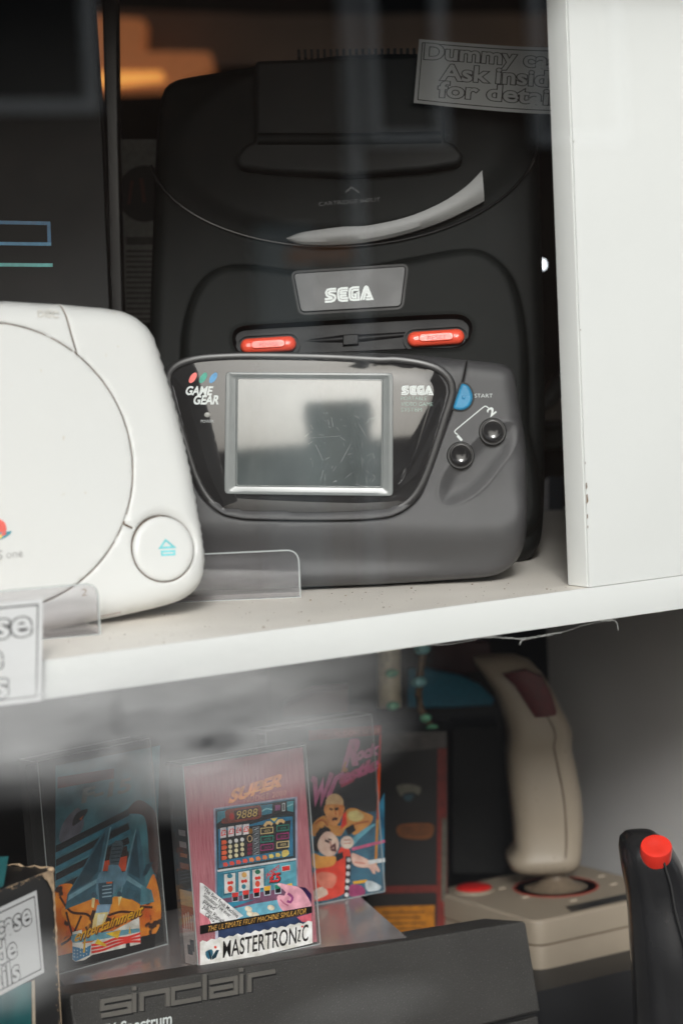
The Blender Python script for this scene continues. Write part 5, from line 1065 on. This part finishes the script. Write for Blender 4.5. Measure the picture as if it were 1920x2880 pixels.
# ================================================================== dust, cobweb
b = MB(); WEB = mat('cobweb_grey', (.55, .55, .53), .8)
def web(pts, r0, n=5, jit=1.2, depth_y=-2.0):
    for k in range(n):
        P = []
        for i, (x, y) in enumerate(smooth(c8(*pts), 7)):
            d = ray(x, y); t = (depth_y-CAM[1])/d[1]; p = CAM+t*d; P.append(p+np.array([rn.uniform(-.2, .2), rn.uniform(-.3, .3), rn.gauss(0, .20*jit)]))
        b.tube(P, [r0*rn.uniform(.1, .6) for _ in P], 4)
web([(655, 476), (740, 479), (830, 486), (880, 478), (930, 470), (1010, 456)], .11, 7, 1.6); web([(1010, 456), (1100, 426), (1200, 402), (1262, 392)], .05, 3, .8); web([(818, 508), (826, 494), (845, 486)], .22, 6, 2)
web([(1190, 402), (1240, 398), (1262, 408), (1270, 442)], .12, 6, 2.2); web([(1440, 358), (1475, 366)], .08, 3, 1.5); web([(0, 575), (80, 560), (180, 545), (330, 522), (500, 508), (655, 478)], .06, 4, .6); web([(1262, 392), (1350, 378), (1440, 358)], .04, 2, .5)
tag(b.build('cobweb', WEB), 'dusty cobweb strands sagging from the lower edge of the white shelf', 'cobweb')
b = MB()
for k in range(170):
    x, y = rn.uniform(-330, -5), rn.uniform(4, 90); s1 = abs(rn.gauss(0, .22))+.1; b.ball((x, y, s1*.4), s1, s1*rn.uniform(.5, 1), s1*.5, nu=6, nv=4)
for (x, y, s1) in ((1156, 1656, .7), (1327, 1645, .45), (873, 1690, .6)): p = onz(x, y, 0); b.ball((p[0], p[1], .4), s1, s1*.6, .4, nu=8, nv=5)
tag(b.build('dust', mat('dust_brown', (.25, .2, .16), .9, var=.5, vscale=300)), 'specks of dust and grit on the cream shelf top', 'dust', kind='stuff')

# ================================================================== inside the shop
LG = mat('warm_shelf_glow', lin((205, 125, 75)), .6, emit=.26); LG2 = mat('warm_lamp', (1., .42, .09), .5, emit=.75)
def far(name, pts, crop, depth, thick, m, label, cat, a=-33.): return slab(name, pts, crop, depth, thick, m, label, cat, a=a, bev=0)
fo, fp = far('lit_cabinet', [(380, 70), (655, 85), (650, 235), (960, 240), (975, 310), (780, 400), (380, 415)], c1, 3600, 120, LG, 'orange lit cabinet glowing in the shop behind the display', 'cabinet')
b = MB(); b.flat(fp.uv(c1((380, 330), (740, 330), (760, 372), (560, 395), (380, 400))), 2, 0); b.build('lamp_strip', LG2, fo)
b = MB(); p = oncam(1525, 744, 1760); b.ball(tuple(p), 2.6, 2.6, 3.6); tag(b.build('light_bulb', mat('bulb_white', (.9, .95, 1.), .5, emit=3.)), 'tiny bare white bulb glowing deep in the shop, by the white panel', 'lamp')
far('shop_cupboard', [(380, 40), (1300, 70), (2600, 60), (2600, 420), (1700, 420), (1400, 300), (980, 300), (640, 240), (640, 120), (380, 90)], c1, 3750, 100, mat('cupboard_brown', lin((112, 90, 74)), .6, var=.35, vscale=4), 'brown cupboard across the back of the shop', 'cupboard')
# ================================================================== street behind the photographer (seen only as reflections)
ASP = mat('asphalt', (.035, .035, .037), .75, var=.25, vscale=3, bump=.3, bscale=60); PAV = mat('pavement_stone', (.12, .115, .11), .75, var=.15, vscale=2, bump=.2, bscale=30)
b = MB(); b.box(-60000, 60000, -60000, -2600, -1520, -1440); tag(b.build('road', ASP), kind='structure')
b = MB(); b.box(-60000, 60000, -2600, -41, -1500, -1305); tag(b.build('pavement', PAV), kind='structure')
b = MB(); b.box(-60000, 60000, -12000, -8300, -1430, -1310); tag(b.build('far_pavement', PAV), kind='structure')
BRK = mat('brown_brick', (.075, .050, .036), .85, var=.35, vscale=14, bump=.3, bscale=60); FRM = mat('window_frame_pale', (.62, .66, .68), .5); DG = mat('dark_window_glass', (.012, .014, .016), .6, ior=1.3); SLATE = mat('slate_roof', (.05, .052, .056), .7)
YB = -9000.
hb = empty('brick_house', loc=(4800, YB, -1310), label='brown brick house across the street with pale sash windows', cat='building')
b = MB(); b.box(-7200, 5200, -6000, 0, 0, 4600); b.build('wall', BRK, hb)
b = MB(); b.box(-7300, 5300, -6100, 150, 4601, 4900); b.build('roof', SLATE, hb)
def win(px0, py0, px1, py1, fw, label=None, sill=True):
    a = mirror(px0, py0); c = mirror(px1, py1); x0, x1, z0, z1 = a[0]-4800, c[0]-4800, c[2]+1310, a[2]+1310
    b = MB()
    b.box(x0-fw, x0, 1, 60, z0-fw, z1+fw); b.box(x1, x1+fw, 1, 60, z0-fw, z1+fw); b.box(x0, x1, 1, 60, z1, z1+fw); b.box(x0, x1, 1, 60, z0-fw, z0)
    f = b.build('window', FRM, hb); b = MB(); b.box(x0, x1, 2, 12, z0, z1); b.build('glass', DG, f)
win(-260, -420, 232, 282, 55); win(1016, -420, 1215, 372, 58); win(1016+470, -420, 1215+500, 372, 58)
a = mirror(705, 640); c = mirror(868, 1050); b = MB(); b.box(a[0]-4800, c[0]-4800, 1, 90, 0, a[2]+1310); b.build('door_panel', mat('door_blue_grey', (.30, .36, .38), .5), hb)
a = mirror(965, 400); c = mirror(1012, 1000); b = MB(); b.box(a[0]-4800, c[0]-4800, 1, 90, 0, 4600); b.build('drain_pipe', FRM, hb)
a = mirror(775, 700); c = mirror(955, 735); b = MB(); b.box(a[0]-4800, c[0]-4800, 92, 110, c[2]+1310, a[2]+1310); b.build('door_sign', C_('sign_amber', 200, 130, 80), hb)
# pale low house far off to the left: light skyline in the handheld's lens
lh = empty('pale_cottage', loc=(-9500, -15000, -1310), label='low pale rendered cottage down the street', cat='building')
b = MB(); b.box(-7000, 3500, -4000, 0, 0, 1900); b.build('wall', mat('pale_render', (.32, .31, .30), .8, var=.1, vscale=2), lh); b = MB(); b.box(-7200, 3700, -4200, 200, 1901, 2300); b.build('roof', SLATE, lh)
# parked cars
def car(label, x, y, rot, paint, s=1.):
    r = empty('parked_car', loc=(x, y, -1440), label=label, cat='car', group='cars parked along the street'); r.rotation_euler = (0, 0, math.radians(rot))
    prof = [(-2100, 350), (-2120, 620), (-2000, 800), (-1250, 900), (-700, 1330), (300, 1380), (1100, 1290), (1700, 920), (2050, 820), (2130, 560), (2100, 330)]
    pr_ = smooth(prof, 120); n = len(pr_); b = MB()
    rings = []
    for yy, k in ((-860, .93), (-800, 1.), (0, 1.03), (800, 1.), (860, .93)):
        rings.append([(p[0]*(.99 if abs(yy) > 820 else 1), yy*(1-.22*max(0, (p[1]-850)/550)), 350+(p[1]-350)*k) for p in pr_])
    b.loft(rings, 0, True, True); b.build('body', paint, r, angle=35)
    b = MB(); g = [(-1120, 900), (-690, 1260), (300, 1310), (1050, 1225), (1480, 910)]
    for sgn in (-1, 1): b.add([(p[0], sgn*(868-.21*860*max(0, (p[1]-850)/550)), p[1]) for p in g], [(0, 1, 2, 3, 4)])
    b.add([(-1265, -640, 915), (-1265, 640, 915), (-715, 600, 1325), (-715, -600, 1325)], [(0, 1, 2, 3)]); b.build('windows', DG, r)
    for xx in (-1350, 1300):
        for sgn in (-1, 1):
            b = MB(); ring = []
            for (rr_, yy) in ((300, 0), (320, 20), (320, 180), (300, 200)): ring.append([(xx+rr_*math.cos(t), sgn*(700+yy-20), 320+rr_*math.sin(t)) for t in np.linspace(0, 2*math.pi, 29)[:-1]])
            b.loft(ring, 0); wh = b.build('wheel', mat('tyre', (.02, .02, .02), .8), r); b = MB()
            b.loft([[(xx+rr_*math.cos(t), sgn*(yy), 320+rr_*math.sin(t)) for t in np.linspace(0, 2*math.pi, 25)[:-1]] for rr_, yy in ((200, 882), (190, 888), (.1, 884))], 0); b.build('rim', mat('rim_grey', (.4, .4, .4), .3, metal=.8), wh)
    for sgn in (-1, 1): b = MB(); b.ball((-2060, sgn*640, 640), 60, 120, 70, nu=10, nv=6); b.build('headlight', FRM, r)
    return r
def mir_z(x, y, z=-1438., pane=-25.):
    d = ray(x, y); t = (pane-CAM[1])/d[1]; p = CAM+t*d; d2 = d*np.array([1, -1, 1]); s_ = (z-p[2])/d2[2]; return (p+s_*d2)[:2]
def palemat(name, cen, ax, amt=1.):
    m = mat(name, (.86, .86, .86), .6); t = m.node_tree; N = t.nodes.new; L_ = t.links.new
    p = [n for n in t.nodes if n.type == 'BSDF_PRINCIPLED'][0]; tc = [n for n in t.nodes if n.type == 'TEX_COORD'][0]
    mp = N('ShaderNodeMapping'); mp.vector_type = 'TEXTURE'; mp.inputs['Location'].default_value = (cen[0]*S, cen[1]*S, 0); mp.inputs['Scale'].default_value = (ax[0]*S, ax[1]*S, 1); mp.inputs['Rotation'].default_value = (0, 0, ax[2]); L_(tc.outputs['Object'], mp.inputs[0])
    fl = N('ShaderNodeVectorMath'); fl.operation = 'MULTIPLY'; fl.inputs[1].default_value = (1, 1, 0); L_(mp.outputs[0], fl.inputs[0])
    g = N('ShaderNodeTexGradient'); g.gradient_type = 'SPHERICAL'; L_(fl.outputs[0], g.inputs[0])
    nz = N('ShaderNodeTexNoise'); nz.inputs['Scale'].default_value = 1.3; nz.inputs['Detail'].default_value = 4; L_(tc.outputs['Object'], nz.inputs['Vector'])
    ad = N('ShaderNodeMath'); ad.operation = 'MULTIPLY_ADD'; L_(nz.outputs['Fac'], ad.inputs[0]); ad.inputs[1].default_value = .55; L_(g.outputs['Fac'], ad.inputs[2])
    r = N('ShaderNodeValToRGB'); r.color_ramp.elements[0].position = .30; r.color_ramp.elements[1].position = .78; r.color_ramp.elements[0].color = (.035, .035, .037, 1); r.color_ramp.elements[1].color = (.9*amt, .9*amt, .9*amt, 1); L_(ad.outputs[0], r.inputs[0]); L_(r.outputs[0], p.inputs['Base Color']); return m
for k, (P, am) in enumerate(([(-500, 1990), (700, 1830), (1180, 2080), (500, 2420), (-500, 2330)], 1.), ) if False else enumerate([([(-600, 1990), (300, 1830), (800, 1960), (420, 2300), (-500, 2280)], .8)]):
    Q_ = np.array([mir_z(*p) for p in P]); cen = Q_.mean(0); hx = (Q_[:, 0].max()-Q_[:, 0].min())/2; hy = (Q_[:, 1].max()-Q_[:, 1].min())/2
    b = MB(); b.box(cen[0]-hx*1.3, cen[0]+hx*1.3, cen[1]-hy*1.3, cen[1]+hy*1.3, -1446, -1436.5-k); tag(b.build('pane_haze_patch', palemat('pane_haze_patch_%d' % k, cen, (hx*1.15, hy*1.05, 0.), am)), kind='structure')  # pale ground patch added to put a bright haze reflection in the pane
dk = empty('brick_terrace', loc=(-18500, -11000, -1310), label='dark brick terrace end far to the left across the street', cat='building'); b = MB(); b.box(-9000, 0, -5000, 0, 0, 8000); b.build('wall', BRK, dk); b = MB(); b.box(-9200, 200, -5200, 200, 8001, 8500); b.build('roof', SLATE, dk)
for x_ in (-7500, -4500, -1500):
    for z_ in (900, 3800): b = MB(); b.box(x_-600, x_+600, 1, 40, z_, z_+1700); b.build('window', DG, dk)
P_ = mirror(500, 2010, -4200.); car('white car parked across the road by the brick house', -900, -6300, 3, mat('white_car_paint', (.80, .80, .80), .25, coat=.5, var=.02))
car('dark car parked farther along the road', -4300, -6400, 4, mat('dark_car_paint', (.02, .022, .025), .25, coat=.5))
car('grey car parked at the end of the row', -9300, -6600, 4, mat('grey_car_paint', (.06, .062, .065), .25, coat=.5))
# photographer, holding the camera that takes the picture
fwh = np.array([math.sin(YAW), math.cos(YAW), 0]); rth = np.array([math.cos(YAW), -math.sin(YAW), 0]); base = CAM*[1, 1, 0]-fwh*230
def L(r_, f_, z): return tuple((base+rth*r_+fwh*f_+np.array([0, 0, z]))*S)
J = {'pel': (0, -40, -420), 'chest': (0, -20, -90), 'neck': (0, 0, 30), 'head': (0, 30, 130), 'crown': (0, 20, 215), 'shl': (-185, 0, 0), 'ell': (-235, 60, -240), 'wrl': (-80, 190, -40), 'shr': (185, 0, 0), 'elr': (250, 50, -240), 'wrr': (95, 170, -20),
     'hl': (-95, -40, -480), 'kl': (-110, 0, -900), 'al': (-120, -30, -1260), 'tl': (-125, 110, -1285), 'hr': (95, -40, -480), 'kr': (120, 10, -900), 'ar': (130, -20, -1260), 'tr': (140, 120, -1285), 'spine': (0, -35, -250)}
R = {'pel': 150, 'chest': 165, 'neck': 58, 'head': 88, 'crown': 62, 'shl': 72, 'ell': 48, 'wrl': 32, 'shr': 72, 'elr': 48, 'wrr': 32, 'hl': 95, 'kl': 66, 'al': 44, 'tl': 34, 'hr': 95, 'kr': 66, 'ar': 44, 'tr': 34, 'spine': 145}
def skinned(name, J, R, edges, root, parent, m, sub=2):
    ks = list(J); me = bpy.data.meshes.new(name); me.from_pydata([L(*J[k]) for k in ks], [(ks.index(a), ks.index(b)) for a, b in edges], []); o = bpy.data.objects.new(name, me); COL.objects.link(o)
    me.materials.append(m); md = o.modifiers.new('skin', 'SKIN'); md.use_smooth_shade = True
    for i, k in enumerate(ks): me.skin_vertices[0].data[i].radius = (R[k]*S, R[k]*S); me.skin_vertices[0].data[i].use_root = (k == root)
    s2 = o.modifiers.new('sub', 'SUBSURF'); s2.levels = sub; s2.render_levels = sub
    if parent: o.parent = parent
    return o
E_ = [('pel', 'spine'), ('spine', 'chest'), ('chest', 'neck'), ('neck', 'head'), ('head', 'crown'), ('chest', 'shl'), ('shl', 'ell'), ('ell', 'wrl'), ('chest', 'shr'), ('shr', 'elr'), ('elr', 'wrr'), ('pel', 'hl'), ('hl', 'kl'), ('kl', 'al'), ('al', 'tl'), ('pel', 'hr'), ('hr', 'kr'), ('kr', 'ar'), ('ar', 'tr')]
per = skinned('person', J, R, E_, 'pel', None, mat('dark_coat_cloth', (.022, .022, .024), .85, var=.3, vscale=20)); tag(per, 'photographer in dark clothes holding a camera up, seen only in reflections', 'person')
SKIN = mat('skin', (.45, .28, .21), .55, var=.08)
for sgn, w_ in ((-1, (-72, 205, -32)), (1, (88, 185, -12))):
    Jh = {'w': (w_[0]-sgn*-6, w_[1]-35, w_[2]-10), 'p': w_}; Rh = {'w': 27, 'p': 30}; Eh = [('w', 'p')]
    for k in range(5):
        a0 = (w_[0]-sgn*4, w_[1]+22+6*k if k else w_[1]+2, w_[2]+(26-13*k)); Jh['f%d' % k] = a0; Jh['g%d' % k] = (a0[0]-sgn*24, a0[1]+14, a0[2]+3); Jh['h%d' % k] = (a0[0]-sgn*44, a0[1]+4-3*(k % 2), a0[2]); Rh['f%d' % k] = 10; Rh['g%d' % k] = 9; Rh['h%d' % k] = 7.5
        Eh += [('p', 'f%d' % k), ('f%d' % k, 'g%d' % k), ('g%d' % k, 'h%d' % k)]
    skinned('hand', Jh, Rh, Eh, 'w', per, SKIN, 1)
fj = {'a': (0, 75, 120), 'b': (0, 78, 155)}; skinned('face', {'a': (0, 55, 105), 'b': (0, 60, 165), 'n': (0, 120, 132)}, {'a': 66, 'b': 64, 'n': 15}, [('a', 'b'), ('b', 'n')], 'a', per, SKIN)
hr_ = skinned('hair', {'a': (0, 0, 150), 'b': (0, 20, 205), 'c': (0, -20, 110)}, {'a': 92, 'b': 74, 'c': 74}, [('a', 'b'), ('a', 'c')], 'a', per, mat('dark_hair', (.02, .015, .012), .6))
cmr = bpy.data.objects.new('photo_camera', None); COL.objects.link(cmr); Mx = M.copy(); cmr.matrix_world = Mx; tag(cmr, 'black camera with long lens held by the photographer', 'camera')
b = MB(); b.box(-68, 68, -48, 42, 95, 140, 0, 8); b.box(-24, 24, 40, 62, 98, 138, 0, 6); b.box(40, 68, -48, 40, 75, 94, 0, 6); b.build('body', BLK, cmr)
b = MB(); b.loft([[(r_*math.cos(t), r_*math.sin(t), z_) for t in np.linspace(0, 2*math.pi, 41)[:-1]] for r_, z_ in ((30, 95), (36, 90), (36, 60), (40, 56), (40, 18), (42, 14), (42, 4), (38, 4), (36, 22), (34, 24), (.1, 22))], 0, False); b.build('lens', GLOSS, cmr)
